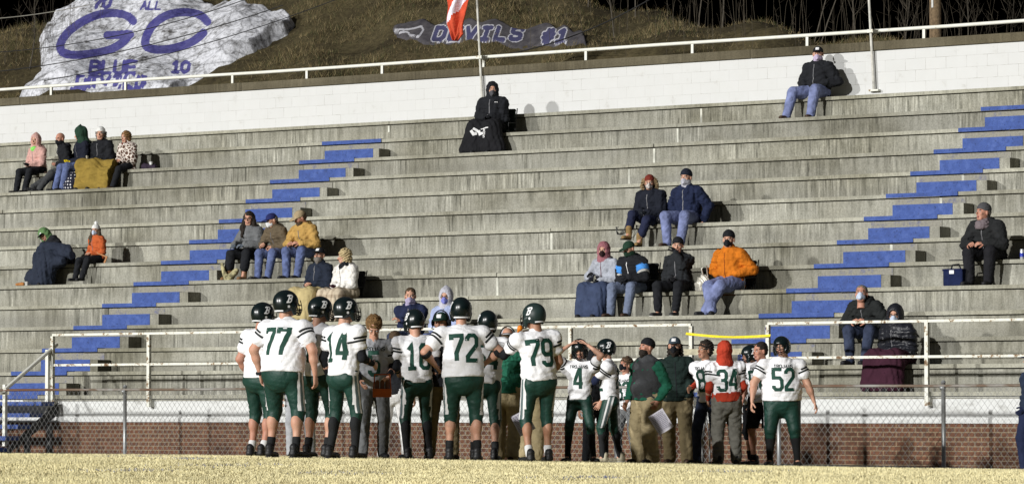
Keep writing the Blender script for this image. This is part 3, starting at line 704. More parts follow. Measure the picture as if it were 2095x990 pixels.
def cable(p0, p1, Y0, Y1, sag, r, m, label, ext=.3):
    a = at(*p0, Y0); c = at(*p1, Y1); d = c - a; pts = [a + d * t + Vector((0, 0, -sag * (1 - (2 * t - 1) ** 2))) for t in np.linspace(-ext, 1 + ext, 20)]
    b = MB(); b.tube(pts, r, 5); tag(b.build('overhead_cable', m), label, 'cable', 'overhead cables crossing the hillside')
cb_m = mat('black_cable', (.02, .02, .02), .6)
cable((80, 136), (461, 50), 13.6, 14.4, .08, .011, cb_m, 'black overhead cable crossing the lower half of the whitewashed rock')
cable((60, 102), (340, 50), 13.6, 14.2, .06, .010, cb_m, 'black overhead cable crossing just through the painted letter G', .6)
cable((190, 147), (600, 32), 13.6, 14.6, .08, .010, cb_m, 'black overhead cable passing under the painted letter C', .25)
cable((0, 38), (140, 19), 14.5, 14.8, .02, .009, mat('pale_cable', (.22, .21, .18), .6), 'pale overhead cable in the dark top left corner')
cable((1034, 112), (1302, 15), 13.8, 14.8, .12, .013, cb_m, 'black overhead cable slanting up right of the flag', .12)
# =================================================================== PEOPLE
# every body, garment, hat and helmet is modelled as a smooth implicit surface and meshed with surface nets
class Vox:
    def __init__(s, lo, hi, h):
        s.lo = np.array(lo, float); s.h = h; s.n = np.maximum(4, np.ceil((np.array(hi) - s.lo) / h).astype(int) + 1)
        s.D = np.full(s.n, 1.0, dtype=np.float32)
        s.ax = [s.lo[i] + h * np.arange(s.n[i]) for i in range(3)]
    def sub(s, lo, hi):
        a = np.clip(np.floor((np.array(lo) - s.lo) / s.h).astype(int), 0, s.n); b = np.clip(np.ceil((np.array(hi) - s.lo) / s.h).astype(int) + 1, 0, s.n)
        if (b <= a).any(): return None
        sl = tuple(slice(a[i], b[i]) for i in range(3))
        P = np.meshgrid(*[s.ax[i][sl[i]] for i in range(3)], indexing='ij'); return sl, P
    def put(s, sl, d, k, op):
        A = s.D[sl]
        if op == 'u':
            if k > 0:
                h = np.maximum(k - np.abs(A - d), 0) / k; s.D[sl] = np.minimum(A, d) - h * h * k * .25
            else: s.D[sl] = np.minimum(A, d)
        elif op == 's':
            d = -d; h = np.maximum(k - np.abs(A - d), 0) / max(k, 1e-6); s.D[sl] = np.maximum(A, d) + h * h * k * .25
        else: s.D[sl] = np.maximum(A, d)
    def cone(s, a, b, ra, rb=None, e=1.0, side=(1, 0, 0), k=.02, op='u', puff=0., pl=.09):
        """rounded cone a->b; cross-section ra wide along side and ra*e deep"""
        if rb is None: rb = ra
        a = np.array(a, float); b = np.array(b, float); m = max(ra, rb) * max(1, e) + k + 3 * s.h + puff
        q = s.sub(np.minimum(a, b) - m, np.maximum(a, b) + m)
        if q is None: return s
        sl, P = q; ax = b - a; L = np.linalg.norm(ax); u = ax / L if L > 1e-6 else np.array([0, 0, 1.])
        sd = np.array(side, float); sd = sd - u * (sd @ u); n = np.linalg.norm(sd)
        sd = sd / n if n > 1e-3 else np.array([0, 1., 0]); fw = np.cross(u, sd)
        X, Y, Z = P[0] - a[0], P[1] - a[1], P[2] - a[2]
        t = X * u[0] + Y * u[1] + Z * u[2]; c1 = X * sd[0] + Y * sd[1] + Z * sd[2]; c2 = (X * fw[0] + Y * fw[1] + Z * fw[2]) / e
        tc_ = np.clip(t, 0, L); r = ra + (rb - ra) * (tc_ / max(L, 1e-6))
        if puff: r = r + puff * (np.abs(np.sin(tc_ * math.pi / pl)) - .6)
        d = np.sqrt(c1 * c1 + c2 * c2 + (t - tc_) ** 2) - r
        s.put(sl, (d * min(1, e)).astype(np.float32), k, op); return s
    def ell(s, c, r, k=.02, op='u', rot=None):
        c = np.array(c, float); r = np.array(r, float); m = r.max() + k + 3 * s.h
        q = s.sub(c - m, c + m)
        if q is None: return s
        sl, P = q; X, Y, Z = P[0] - c[0], P[1] - c[1], P[2] - c[2]
        if rot is not None:
            Q = np.array(rot.transposed()); X, Y, Z = [Q[i][0] * X + Q[i][1] * Y + Q[i][2] * Z for i in range(3)]
        q = np.sqrt((X / r[0]) ** 2 + (Y / r[1]) ** 2 + (Z / r[2]) ** 2)
        g = np.sqrt((X / r[0] ** 2) ** 2 + (Y / r[1] ** 2) ** 2 + (Z / r[2] ** 2) ** 2) + 1e-6
        s.put(sl, np.clip(q * (q - 1) / g, -.5, .5).astype(np.float32), k, op); return s
    def plane(s, p, n, k=.005):
        """cut everything on the side n points to"""
        n = np.array(n, float); n /= np.linalg.norm(n)
        P = np.meshgrid(*s.ax, indexing='ij'); d = (P[0] - p[0]) * n[0] + (P[1] - p[1]) * n[1] + (P[2] - p[2]) * n[2]
        s.D = np.maximum(s.D, d.astype(np.float32)); return s
    def wrinkle(s, amp, f, seed=0, ani=(1, 1, 1)):
        g = np.random.default_rng(seed); P = np.meshgrid(*s.ax, indexing='ij'); X, Y, Z = [P[i] * ani[i] for i in range(3)]
        W = np.zeros(s.D.shape, np.float32)
        for q in range(4):
            d = g.normal(size=3); d /= np.linalg.norm(d); d2 = g.normal(size=3); ff = f * (1 + .7 * q)
            ph = X * d[0] + Y * d[1] + Z * d[2]; wv = X * d2[0] + Y * d2[1] + Z * d2[2]
            sn = np.sin(ph * ff + 2.2 * np.sin(wv * ff * .45 + q) + g.uniform(0, 6)); W += ((sn if q % 2 else 1.5 * (1 - 1.6 * np.abs(sn))) / (1 + .45 * q)).astype(np.float32)
        s.D += (amp * W * .6).astype(np.float32); return s
    def mesh(s):
        D = s.D; D[0] = D[-1] = 1; D[:, 0] = D[:, -1] = 1; D[:, :, 0] = D[:, :, -1] = 1
        ins = D < 0; c = [ins[i:ins.shape[0] - 1 + i, j:ins.shape[1] - 1 + j, k:ins.shape[2] - 1 + k] for i in (0, 1) for j in (0, 1) for k in (0, 1)]
        sm = np.zeros(c[0].shape, np.int8)
        for q in c: sm += q
        act = (sm > 0) & (sm < 8); idx = np.argwhere(act)
        if len(idx) == 0: return np.zeros((0, 3)), np.zeros((0, 4), int)
        vid = np.full(act.shape, -1, np.int64); vid[act] = np.arange(len(idx))
        I, J, K = idx.T; cv = {}
        for i in (0, 1):
            for j in (0, 1):
                for k in (0, 1): cv[i, j, k] = D[I + i, J + j, K + k]
        acc = np.zeros((len(idx), 3)); cnt = np.zeros(len(idx))
        for axx in range(3):
            for p in (0, 1):
                for q in (0, 1):
                    a = [p, q]; a.insert(axx, 0); b = [p, q]; b.insert(axx, 1); va, vb = cv[tuple(a)], cv[tuple(b)]
                    x = (va < 0) != (vb < 0); t = np.where(x, va / np.where(x, va - vb, 1), 0)
                    pos = np.zeros((len(idx), 3)); pos[:] = a; pos[:, axx] = t
                    acc[x] += pos[x]; cnt[x] += 1
        V = s.lo + s.h * (idx + acc / cnt[:, None]); F = []
        for axx in range(3):
            a = [slice(None)] * 3; b = [slice(None)] * 3; a[axx] = slice(0, -1); b[axx] = slice(1, None)
            x = ins[tuple(a)] != ins[tuple(b)]; fl = ins[tuple(a)]
            e = np.argwhere(x); fo = fl[x]; o1, o2 = [q for q in range(3) if q != axx]
            ok = (e[:, o1] > 0) & (e[:, o2] > 0) & (e[:, o1] < act.shape[o1]) & (e[:, o2] < act.shape[o2]); e = e[ok]; fo = fo[ok]
            def g(d1, d2):
                q = e.copy(); q[:, o1] -= d1; q[:, o2] -= d2; return vid[q[:, 0], q[:, 1], q[:, 2]]
            Q = np.stack([g(1, 1), g(0, 1), g(0, 0), g(1, 0)], -1)
            if axx == 1: fo = ~fo
            Q[~fo] = Q[~fo][:, ::-1]; F.append(Q)
        F = np.concatenate(F); F = F[(F >= 0).all(1)]; return V, F

def v3(*a): return np.array(a, float)
def ik(a, c, l1, l2, pole):
    a = np.array(a, float); c = np.array(c, float); d = c - a; L = np.linalg.norm(d); mx = (l1 + l2) * .999
    if L > mx: c = a + d / L * mx; d = c - a; L = mx
    u = d / L; p = np.array(pole, float); p = p - u * (p @ u); p /= (np.linalg.norm(p) + 1e-9)
    x = (l1 * l1 - l2 * l2 + L * L) / (2 * L); h = math.sqrt(max(0, l1 * l1 - x * x)); return a + u * x + p * h, c

# ------------------------------------------------------------------ skin, eyes, head template
def skin_mat(name, c):
    m, nt, p = base_mat(name, .55, .35)
    v = mapping(nt, (1, 1, 1)); a = ramp(nt, noise(nt, v, 14, 4), [(.3, tuple(x * y for x, y in zip(c, (1.0, .82, .78)))), (.7, tuple(x * 1.08 for x in c))])
    nt.links.new(a, p.inputs['Base Color']); p.inputs['Subsurface Weight'].default_value = 0; return m
SK = {'fair': skin_mat('fair_skin', (.50, .30, .21)), 'ruddy': skin_mat('ruddy_skin', (.44, .235, .165)), 'tan': skin_mat('tan_skin', (.34, .19, .12))}
EYEW = mat('eye_white', (.55, .52, .5), .4, .05); EYED = mat('eye_dark', (.02, .015, .012), .3, .05); LIP = mat('lip', (.30, .11, .09), .5, .1); BROW = mat('brow_hair', (.06, .035, .02), .9, .1)
def _head():
    v = Vox((-.11, -.15, -.20), (.11, .12, .15), .0058)
    v.ell((0, .012, .038), (.076, .096, .088), .0); v.ell((0, -.028, -.045), (.056, .062, .070), .04); v.cone((-.028, -.055, -.095), (.028, -.055, -.095), .018, k=.03)
    v.cone((-.034, -.078, .028), (.034, -.078, .028), .012, k=.012)
    v.ell((.033, -.090, .004), (.017, .012, .011), .012, 's'); v.ell((-.033, -.090, .004), (.017, .012, .011), .012, 's')
    v.cone((0, -.088, .012), (0, -.112, -.028), .006, .0105, k=.012); v.cone((-.012, -.095, -.034), (.012, -.095, -.034), .007, k=.008)
    v.ell((.040, -.062, -.022), (.022, .02, .018), .02); v.ell((-.040, -.062, -.022), (.022, .02, .018), .02)
    v.cone((-.018, -.090, -.062), (.018, -.090, -.062), .0075, k=.006); v.cone((-.014, -.087, -.076), (.014, -.087, -.076), .007, k=.006)
    for s in (-1, 1): v.ell((s * .079, .012, -.008), (.011, .020, .032), .006)
    v.cone((0, .02, -.05), (0, .035, -.19), .052, .058, k=.03)
    V, F = v.mesh()
    mi = np.zeros(len(F), int); c = V[F].mean(1)
    mi[(np.abs(c[:, 0]) < .026) & (c[:, 2] < -.057) & (c[:, 2] > -.082) & (c[:, 1] < -.082)] = 1
    mi[(np.abs(np.abs(c[:, 0]) - .034) < .02) & (np.abs(c[:, 2] - .0275) < .0045) & (c[:, 1] < -.07)] = 2
    V = list(map(tuple, V)); F = list(map(tuple, F)); mi = list(mi)
    for s in (-1, 1):
        for (cx, cy, cz, r, m) in ((s * .033, -.0785, .004, .0115, 3), (s * .033, -.0835, .0035, .0078, 4)):
            b = len(V); 
            for a in range(1, 5):
                for q in range(8):
                    th = math.pi * a / 5; ph = 2 * math.pi * q / 8; V.append((cx + r * math.sin(th) * math.cos(ph), cy + r * math.sin(th) * math.sin(ph), cz + r * math.cos(th)))
            for a in range(3):
                for q in range(8): F.append((b + a * 8 + q, b + (a + 1) * 8 + q, b + (a + 1) * 8 + (q + 1) % 8, b + a * 8 + (q + 1) % 8)); mi.append(m)
            F.append((b + 0, b + 2, b + 4, b + 6)); F.append((b + 24, b + 26, b + 28, b + 30)); mi += [m, m]
    return np.array(V), np.array(F), np.array(mi)
HEADV, HEADF, HEADM = _head()

def hand_geo(curl=.5, s=1., side=1, spread=.0, thick=1.0):
    """hand template: wrist at origin, fingers run to -z, palm faces -x*side... thumb at -y"""
    b = MB(); 
    V = []; sec = [(0, .026, .017), (-.02, .029, .016), (-.05, .040, .015), (-.085, .043, .0135), (-.096, .040, .012)]
    n = 10
    for z, ry, rx in sec:
        for q in range(n):
            a = 2 * math.pi * q / n; V.append((math.cos(a) * rx * thick, math.sin(a) * ry, z))
    F = [(i * n + q, i * n + (q + 1) % n, (i + 1) * n + (q + 1) % n, (i + 1) * n + q) for i in range(len(sec) - 1) for q in range(n)] + [tuple(range((len(sec) - 1) * n, len(sec) * n))]
    b.add(V, F)
    for k, (y, L) in enumerate(((-.031, .070), (-.0105, .078), (.0105, .073), (.031, .056))):
        p = Vector((0, y, -.085)); pts = [p]; a = .12 + curl * .5; fy = (k - 1.5) * spread
        for seg in (.44, .32, .24):
            p = p + Vector((-side * math.sin(a), fy, -math.cos(a))) * L * seg; pts.append(p); a += curl * .95
        b.tube(pts, [.0098 * thick, .0092 * thick, .0085 * thick, .0070 * thick], 6)
    p = Vector((-side * .004, -.024, -.025)); pts = [p]
    for d, L in (((-side * .25, -.75, -.6), .038), ((-side * (.35 + .3 * curl), -.35, -.85), .032), ((-side * (.4 + .4 * curl), -.05, -.85), .026)):
        p = p + Vector(d).normalized() * L; pts.append(p)
    b.tube(pts, [.0125 * thick, .0115 * thick, .0105 * thick, .0085 * thick], 6)
    return [tuple(c * s for c in v) for v in b.V], b.F

# ------------------------------------------------------------------ head-wear templates (head space, shared meshes)
_tc = {}
def templ(key, fn):
    if key not in _tc: _tc[key] = fn()
    return _tc[key]
def tm(name, build, mats, parent, Mx, key):
    """object sharing a cached mesh; Mx places head space in the person's frame"""
    if key not in _tc:
        V, F, mi = build(); o = mkmesh(name, V, F, mats, parent, mi); _tc[key] = o.data
    else:
        o = bpy.data.objects.new(name, _tc[key]); col.objects.link(o); o.parent = parent
    if Mx is not None: o.matrix_local = Mx
    return o
def sv(lo, hi, h, f):
    v = Vox(lo, hi, h); f(v); V, F = v.mesh(); return V, F, None
def t_beanie(fold=True, seed=0):
    def f(v):
        v.ell((0, .015, .048), (.088, .108, .098), 0); v.plane((0, 0, .036), (0, -.25, -1))
        if fold: 
            v.cone((0, .012, .060), (0, .010, .046), .083, .085, 1.22, k=.006)
        v.plane((0, -.05, .034), (0, -.22, -1)); v.wrinkle(.0022, 60, seed)
    return sv((-.13, -.15, -.03), (.13, .16, .19), .0075, f)
def t_cap(): 
    def f(v):
        v.ell((0, .008, .042), (.084, .103, .086), 0); v.plane((0, -.05, .030), (0, -.12, -1))
        v.cone((-.045, -.105, .036), (.045, -.105, .036), .050, .050, .16, side=(1, 0, 0), k=.008) if False else None
        v.ell((0, -.115, .036), (.068, .080, .009), .006); v.ell((0, -.10, .041), (.055, .05, .010), .008)
    return sv((-.11, -.22, -.01), (.11, .14, .15), .006, f)
def t_hair(kind, seed=0, hat=False):
    def f(v):
        f0(v)
        if hat: v.plane((0, 0, .042), (0, -.15, 1))
    def f0(v):
        if kind == 'short':
            v.ell((0, .022, .048), (.083, .099, .090), 0); v.ell((0, .045, -.0), (.076, .074, .075), .02); v.ell((0, -.095, -.025), (.070, .07, .078), .01, 's'); v.wrinkle(.004, 55, seed)
        elif kind == 'curly':
            v.ell((0, .025, .055), (.096, .106, .096), 0); v.ell((0, .05, .0), (.090, .080, .085), .02); v.ell((0, -.100, -.025), (.070, .072, .072), .01, 's'); v.wrinkle(.013, 75, seed)
        elif kind == 'long':
            v.ell((0, .022, .045), (.088, .102, .092), 0)
            for s in (-1, 1): v.cone((s * .062, .01, .02), (s * .098, .0, -.16), .045, .06, 1, k=.03); v.cone((s * .10, .0, -.16), (s * .11, -.06, -.30), .055, .025, 1, k=.03)
            v.cone((0, .06, .0), (0, .09, -.24), .075, .08, .7, k=.04); v.ell((0, -.105, -.035), (.058, .085, .095), .01, 's'); v.wrinkle(.009, 42, seed, (1, 1, .5))
        elif kind == 'bob':
            v.ell((0, .03, .045), (.104, .112, .100), 0); v.ell((0, .05, -.04), (.10, .085, .09), .03); v.ell((0, -.105, -.03), (.062, .085, .085), .01, 's'); v.wrinkle(.014, 60, seed)
        elif kind == 'beard':
            v.ell((0, -.040, -.070), (.066, .066, .066), 0); v.cone((0, -.065, -.10), (0, -.065, -.135), .035, .02, k=.03); v.ell((0, -.075, .02), (.07, .06, .06), .012, 's'); v.ell((0, -.112, -.064), (.018, .02, .008), .004, 's'); v.wrinkle(.004, 60, seed)
        elif kind == 'nape':
            for s in (-1, 1): v.cone((s * .07, .03, .0), (s * .085, .04, -.12), .035, .03, k=.03)
            v.cone((0, .07, .0), (0, .08, -.14), .06, .05, .7, k=.04); v.ell((0, -.10, -.03), (.065, .08, .1), .01, 's'); v.wrinkle(.010, 60, seed)
    return sv((-.19, -.18, -.36), (.19, .20, .19), .009, f)
def t_hood(up=True, big=1.0, seed=0, peak=.0):
    def f(v):
        v.ell((0, .028, .030), (.108 * big, .128 * big, .128 * big), 0); v.cone((0, .01, -.05), (0, .035, -.17), .100 * big, .125, .95, k=.05)
        if peak: v.cone((0, .03, .12), (0, .05, .12 + peak), .05, .012, k=.04)
        v.ell((0, -.135, -.012), (.068 * big, .105, .094), .012, 's'); v.wrinkle(.005, 32, seed)
    return sv((-.20, -.18, -.34), (.20, .22, .30), .0095, f)
def t_mask(kind):
    def f(v):
        if kind == 'mask':
            v.ell((0, -.040, -.052), (.064, .068, .058), 0); v.cone((0, -.10, -.025), (0, -.098, -.08), .028, .020, k=.03); v.plane((0, 0, -.012), (0, .15, 1)); v.plane((0, -.028, 0), (0, 1, 0))
        elif kind == 'gaiter':
            v.ell((0, -.020, -.055), (.070, .088, .065), 0); v.cone((0, .0, -.09), (0, .02, -.175), .074, .085, 1, k=.03); v.cone((0, -.10, -.02), (0, -.095, -.08), .026, .020, k=.03); v.plane((0, 0, -.016), (0, .0, 1)); v.wrinkle(.0035, 45, 2, (1, 1, 2))
        elif kind == 'scarf':
            v.cone((-.03, .02, -.160), (.03, .02, -.160), .080, .080, .9, k=.03); v.cone((0, .03, -.14), (0, -.01, -.18), .085, .095, k=.03); v.wrinkle(.006, 34, 4, (1, 1, 2)); v.plane((0, -.06, -.105), (0, -.4, 1))
        elif kind == 'fur':
            for q in range(14):
                a = math.pi * (q + .0) / 13 * 1.25 - .40; v.ell((math.cos(a) * .120, .02 - .02 * math.sin(a), -.035 + math.sin(a) * .115), (.030, .030, .030), .02)
            v.wrinkle(.018, 75, 4)
    return sv((-.19, -.17, -.25), (.19, .16, .19), .008, f)
def helmet_shell():
    def f(v):
        v.ell((0, .012, .038), (.118, .146, .128), 0); v.ell((0, .03, -.01), (.114, .118, .115), .03)
        for s in (-1, 1): v.cone((s * .088, -.035, -.02), (s * .080, -.055, -.085), .036, .030, 1.2, side=(0, 1, 0), k=.02)
        v.plane((0, .05, -.100), (0, .42, -1))
        v.ell((0, .008, .022), (.098, .120, .108), .004, 's'); v.cone((0, .0, -.05), (0, .0, -.22), .090, .09, 1.1, k=.004, op='s')
        v.ell((0, -.155, -.030), (.082, .085, .078), .012, 's')
    return sv((-.15, -.17, -.16), (.15, .19, .20), .0068, f)
def tube_mesh(paths, r, n=6):
    b = MB()
    for p in paths: b.tube(p, r, n)
    return np.array(b.V), b.F, None
def facemask():
    P = []
    def arc(z, y, w, dz=0): return [(w * math.sin(t), .02 + (y - .02) * math.cos(t) ** .8 if abs(t) < 1.5 else .0, z + dz * (1 - math.cos(t))) for t in np.linspace(-1.25, 1.25, 11)]
    P += [arc(-.005, -.165, .108, .02), arc(-.055, -.178, .105, .03), arc(-.085, -.172, .098, .05), arc(-.112, -.155, .085, .06)]
    for s in (-1, 1): P.append([(s * .035, -.150, .052), (s * .034, -.166, 0), (s * .03, -.174, -.055), (s * .03, -.150, -.112)]); P.append([(s * .100, -.07, .03), (s * .100, -.085, -.04), (s * .08, -.10, -.10)])
    P.append([(0, -.172, -.055), (0, -.152, -.112)])
    return tube_mesh(P, .0055)
HEL_M = None
def letter_B_strips(h, w):
    # script-like slanted capital letter for the helmet side
    return [ribbon(p, w, .008) for p in ([(-.30 * h, .35 * h), (-.12 * h, .46 * h), (.30 * h, .46 * h), (.42 * h, .30 * h), (.36 * h, .12 * h), (.05 * h, .02 * h)],
            [(.05 * h, .02 * h), (.34 * h, -.10 * h), (.34 * h, -.30 * h), (.18 * h, -.46 * h), (-.30 * h, -.46 * h)], [(.02 * h, .46 * h), (-.14 * h, -.46 * h)])]
def add_helmet(parent, Mx, dull=False):
    hm_ = mat('dark_green_helmet_shell', (.003, .0085, .009), .27, .2, 4, spec=.5) if not dull else mat('scuffed_green_helmet_shell', (.016, .03, .028), .45, .2, 6)
    key = 'helmet' + str(dull); first = key not in _tc
    o = tm('helmet', helmet_shell, hm_, parent, Mx, key)
    if 'hbvh' not in _tc: _tc['hbvh'] = bvh_of(o)
    bv = _tc['hbvh']; white = mat('helmet_decal_white', (.75, .76, .76), .5, .05)
    bk = mat('facemask_black', (.01, .01, .01), .4, .1)
    tm('facemask', facemask, bk, o, None, 'fm')
    def dec(sides):
        V = []; F = []
        for s in sides:
            for st_ in letter_B_strips(.085, .0155):
                rows = []
                for r in st_:
                    row = []
                    for q in r:
                        y = (-q[0] - q[1] * .18) * 1 if s > 0 else (-q[0] - q[1] * .18)
                        y = (q[0] + q[1] * .25) * (1 if s > 0 else -1) + .022; z = q[1] + .060
                        # wrap: cast from the side toward the centre line
                        hh = bv.ray_cast(Vector((s * .3, y * 1.0, z + .02)), Vector((-s, 0, -.08)).normalized())
                        row.append(None if hh[0] is None else (V.append(hh[0] + Vector((s * .0035, 0, .001))) or len(V) - 1))
                    rows.append(row)
                for a, b_ in zip(rows[:-1], rows[1:]):
                    for k in range(2):
                        ff = (a[k], a[k + 1], b_[k + 1], b_[k])
                        if None not in ff: F.append(ff)
        return V, F, None
    tm('helmet_letter', lambda: dec((-1,)), white, o, None, 'hdec0'); tm('helmet_letter', lambda: dec((1,)), white, o, None, 'hdec1')
    def bump_():
        b = MB(); pts = []
        for t in np.linspace(-.95, .95, 13):
            d = Vector((math.sin(t), math.cos(t), 0)); hh = bv.ray_cast(Vector((d.x * .3, .02 + d.y * .3, -.062)), Vector((-d.x, -d.y, 0)).normalized())
            if hh[0] is not None: pts.append(hh[0] + d * .0015)
        V = []; 
        for p in pts: V += [p + Vector((0, 0, .013)), p - Vector((0, 0, .013))]
        return V, [(2 * k, 2 * k + 2, 2 * k + 3, 2 * k + 1) for k in range(len(pts) - 1)], None
    tm('rear_bumper', bump_, white, o, None, 'hbump')
    def ears():
        b = MB()
        for s in (-1, 1):
            hh = bv.ray_cast(Vector((s * .3, .03, -.02)), Vector((-s, 0, 0)))
            c = hh[0] if hh[0] is not None else Vector((s * .11, .03, -.02)); n = 12
            b.add([c + Vector((s * .003, math.cos(2 * math.pi * q / n) * .015, math.sin(2 * math.pi * q / n) * .015)) for q in range(n)], [tuple(range(n))])
        return b.V, b.F, None
    tm('ear_snap', ears, white, o, None, 'hear')
    return o

def shoe_geo(kind):
    """ankle joint above origin; toe to -y; sole at z=0"""
    def f(v):
        if kind == 'boot': v.cone((0, .03, .045), (0, -.13, .04), .045, .042, .85, k=.02); v.cone((0, .03, .05), (0, .035, .21), .05, .058, k=.02)
        elif kind == 'cleat': v.cone((0, .04, .045), (0, -.16, .034), .040, .036, .8, k=.02); v.cone((0, .03, .05), (0, .03, .115), .043, .044, k=.02)
        else: v.cone((0, .04, .045), (0, -.16, .036), .042, .040, .8, k=.02); v.cone((0, .03, .05), (0, .02, .085), .043, .042, k=.02)
        v.wrinkle(.0025, 60, 3); v.plane((0, 0, .012), (0, 0, -1))
    V, F, _ = sv((-.09, -.24, -.01), (.09, .12, .30), .009, f); n0 = len(V)
    def g(v):
        v.cone((0, .045, .012), (0, -.165, .012), .044, .043, 1, k=.0, side=(1, 0, 0)); v.plane((0, 0, .018), (0, 0, 1)); v.plane((0, 0, 0), (0, 0, -1))
    V2, F2, _ = sv((-.09, -.24, -.02), (.09, .12, .06), .009, g)
    return np.concatenate([V, V2]), np.concatenate([F, F2 + n0]), np.r_[np.zeros(len(F)), np.ones(len(F2))]

# ------------------------------------------------------------------ the person builder
SOLE = {}
def person(label, loc, rz, H=1.78, hip=(0, 0, .93), lean=0, side=0, twist=0, feet=((-.12, 0, 0), (.12, 0, 0)), toes=(-8, 8), arms=('down', 'down'), head=(0, 0, 0), b=1.0, belly=0.,
           top=None, bot=None, socks=None, shoe=('sneaker', None, None), wear=(), skin='fair', gloves=None, curl=(.5, .5), group=None, legpole=None, vox=.0165, elbow=None, name='person', short=False):
    """local frame: faces -y; x<0 is the person's right hand side. loc is the point under the hips"""
    k = H / 1.78; P = v3(*hip) * (1, 1, 1); P[2] = hip[2] * (k if hip[2] > .5 else 1)
    if hip[2] > .5:
        q_ = random.Random(zlib.crc32(label.encode())); lean = lean + q_.uniform(-1, 6); side = side + q_.uniform(-4, 4); twist = twist + q_.uniform(-9, 9)
        if feet == ((-.12, 0, 0), (.12, 0, 0)): g_ = q_.uniform(-.14, .14); feet = ((-q_.uniform(.10, .17), g_, 0), (q_.uniform(.10, .17), -g_ * .8, 0))
    elif lean > -2: lean += 4
    la, sa, tw = R(lean), R(side), R(twist)
    U = v3(math.sin(sa), -math.sin(la), math.cos(la) * math.cos(sa)); U /= np.linalg.norm(U)
    S = v3(math.cos(tw), math.sin(tw), 0); S = S - U * (S @ U); S /= np.linalg.norm(S); Fw = np.cross(S, U)
    T = lambda x, y, z: P + (S * x + Fw * y + U * z) * k           # torso frame: x side, y forward, z up
    jer = bool(top) and top.get('kind') == 'jersey'; sw = (.182 if jer else (.182 if hip[2] < .5 else .172)) * (1 + (b - 1) * .45)
    Nk = T(0, -.005, .50); szz = .440 if jer else .414; sh = [T(-sw, -.0, szz), T(sw, 0, szz)]
    sit = hip[2] < .5; hc = Nk + (U * (.085 if sit else .10) + v3(0, 0, .065 if sit else .075) + Fw * (.035 if sit else .02)) * k
    if sit: b = b * 1.05
    sd_ = zlib.crc32(label.encode())
    curl = tuple(None if isinstance(arms[q], str) and arms[q] == 'pocket' else curl[q] for q in (0, 1))
    hy, hp, hr = head; HR = Matrix.Rotation(R(hy), 3, 'Z') @ Matrix.Rotation(R(hr), 3, 'Y') @ Matrix.Rotation(R(hp), 3, 'X')
    HR = Matrix.Rotation(R(twist * .5), 3, 'Z') @ HR
    HS = k * (1.06 if sit else 1.0); MH = Matrix.Translation(Vector(hc)) @ HR.to_4x4() @ Matrix.Scale(HS, 4); MHH = MH @ Matrix.Scale(.95, 4)
    # arms
    pres = {'down': lambda s, i: sh[i] + (S * s * .08 + Fw * .06 + v3(0, 0, -.50)) * k, 'lap': lambda s, i: P + (S * s * .05 + v3(0, -.30, .10)) * k, 'knee': lambda s, i: P + v3(s * .13, -.40, .14) * k,
            'pocket': lambda s, i: P + (S * s * .15 * b + Fw * .13 + v3(0, 0, .13)) * k, 'hip': lambda s, i: P + (S * s * .21 + v3(0, 0, .10)) * k, 'cross': lambda s, i: T(-s * .10, .21, .24 + .03 * i), 'belly': lambda s, i: T(s * .05, .22, .14),
            'face': lambda s, i: hc + (S * s * .05 + Fw * .17 + v3(0, 0, -.10)) * k, 'chest': lambda s, i: T(s * .03, .22, .34), 'top': lambda s, i: hc + (S * s * .13 + Fw * .10 + v3(0, 0, .06)) * k, 'fore': lambda s, i: T(s * .16, .30, .12)}
    el, wr = [], []
    for i, s in ((0, -1), (1, 1)):
        a = arms[i]; t = pres[a](s, i) if isinstance(a, str) else P + (S * a[0] + Fw * a[1] + v3(0, 0, a[2])) * k
        pole = -Fw * .60 + S * s * (.28 if hip[2] > .5 else .75) - v3(0, 0, .55)
        if isinstance(a, str) and a in ('hip', 'top', 'face'): pole = S * s * 1.0 - v3(0, 0, .25)
        if elbow and elbow[i] is not None: pole = S * elbow[i][0] + Fw * elbow[i][1] + v3(0, 0, elbow[i][2])
        e, t = ik(sh[i], t, .285 * k, .265 * k, pole); el.append(e); wr.append(t)
    hj = [P + (S * -.088 * b ** .5 + v3(0, 0, -.01)) * k, P + (S * .088 * b ** .5 + v3(0, 0, -.01)) * k]
    kn, an = [], []
    for i, s in ((0, -1), (1, 1)):
        f = v3(*feet[i]); f[2] += .085 * k; pole = v3(s * .18, -1, .15) if legpole is None else v3(*legpole[i])
        e, t = ik(hj[i], f, .43 * k, .42 * k, pole); kn.append(e); an.append(t)
    allp = np.array([*el, *wr, *kn, *an, hc, *sh, P]); lo = allp.min(0) - .30; hi = allp.max(0) + .30
    # ---- skin body: one continuous figure
    v = Vox(lo, hi, vox)
    bb = .9 + .1 * b
    v.cone(T(0, 0, -.02), T(0, 0, .15), .135 * bb * k, .125 * bb * k, .72, S, .03); v.cone(T(0, 0, .15), T(0, 0, .36), .125 * bb * k, .150 * bb * k, .7, S, .03); v.cone(sh[0], sh[1], .055 * k, k=.05)
    v.cone(T(0, 0, .42), hc - v3(0, 0, .05) * k, .058 * k, .050 * k, k=.03)
    mus = (.5 + .5 * b)
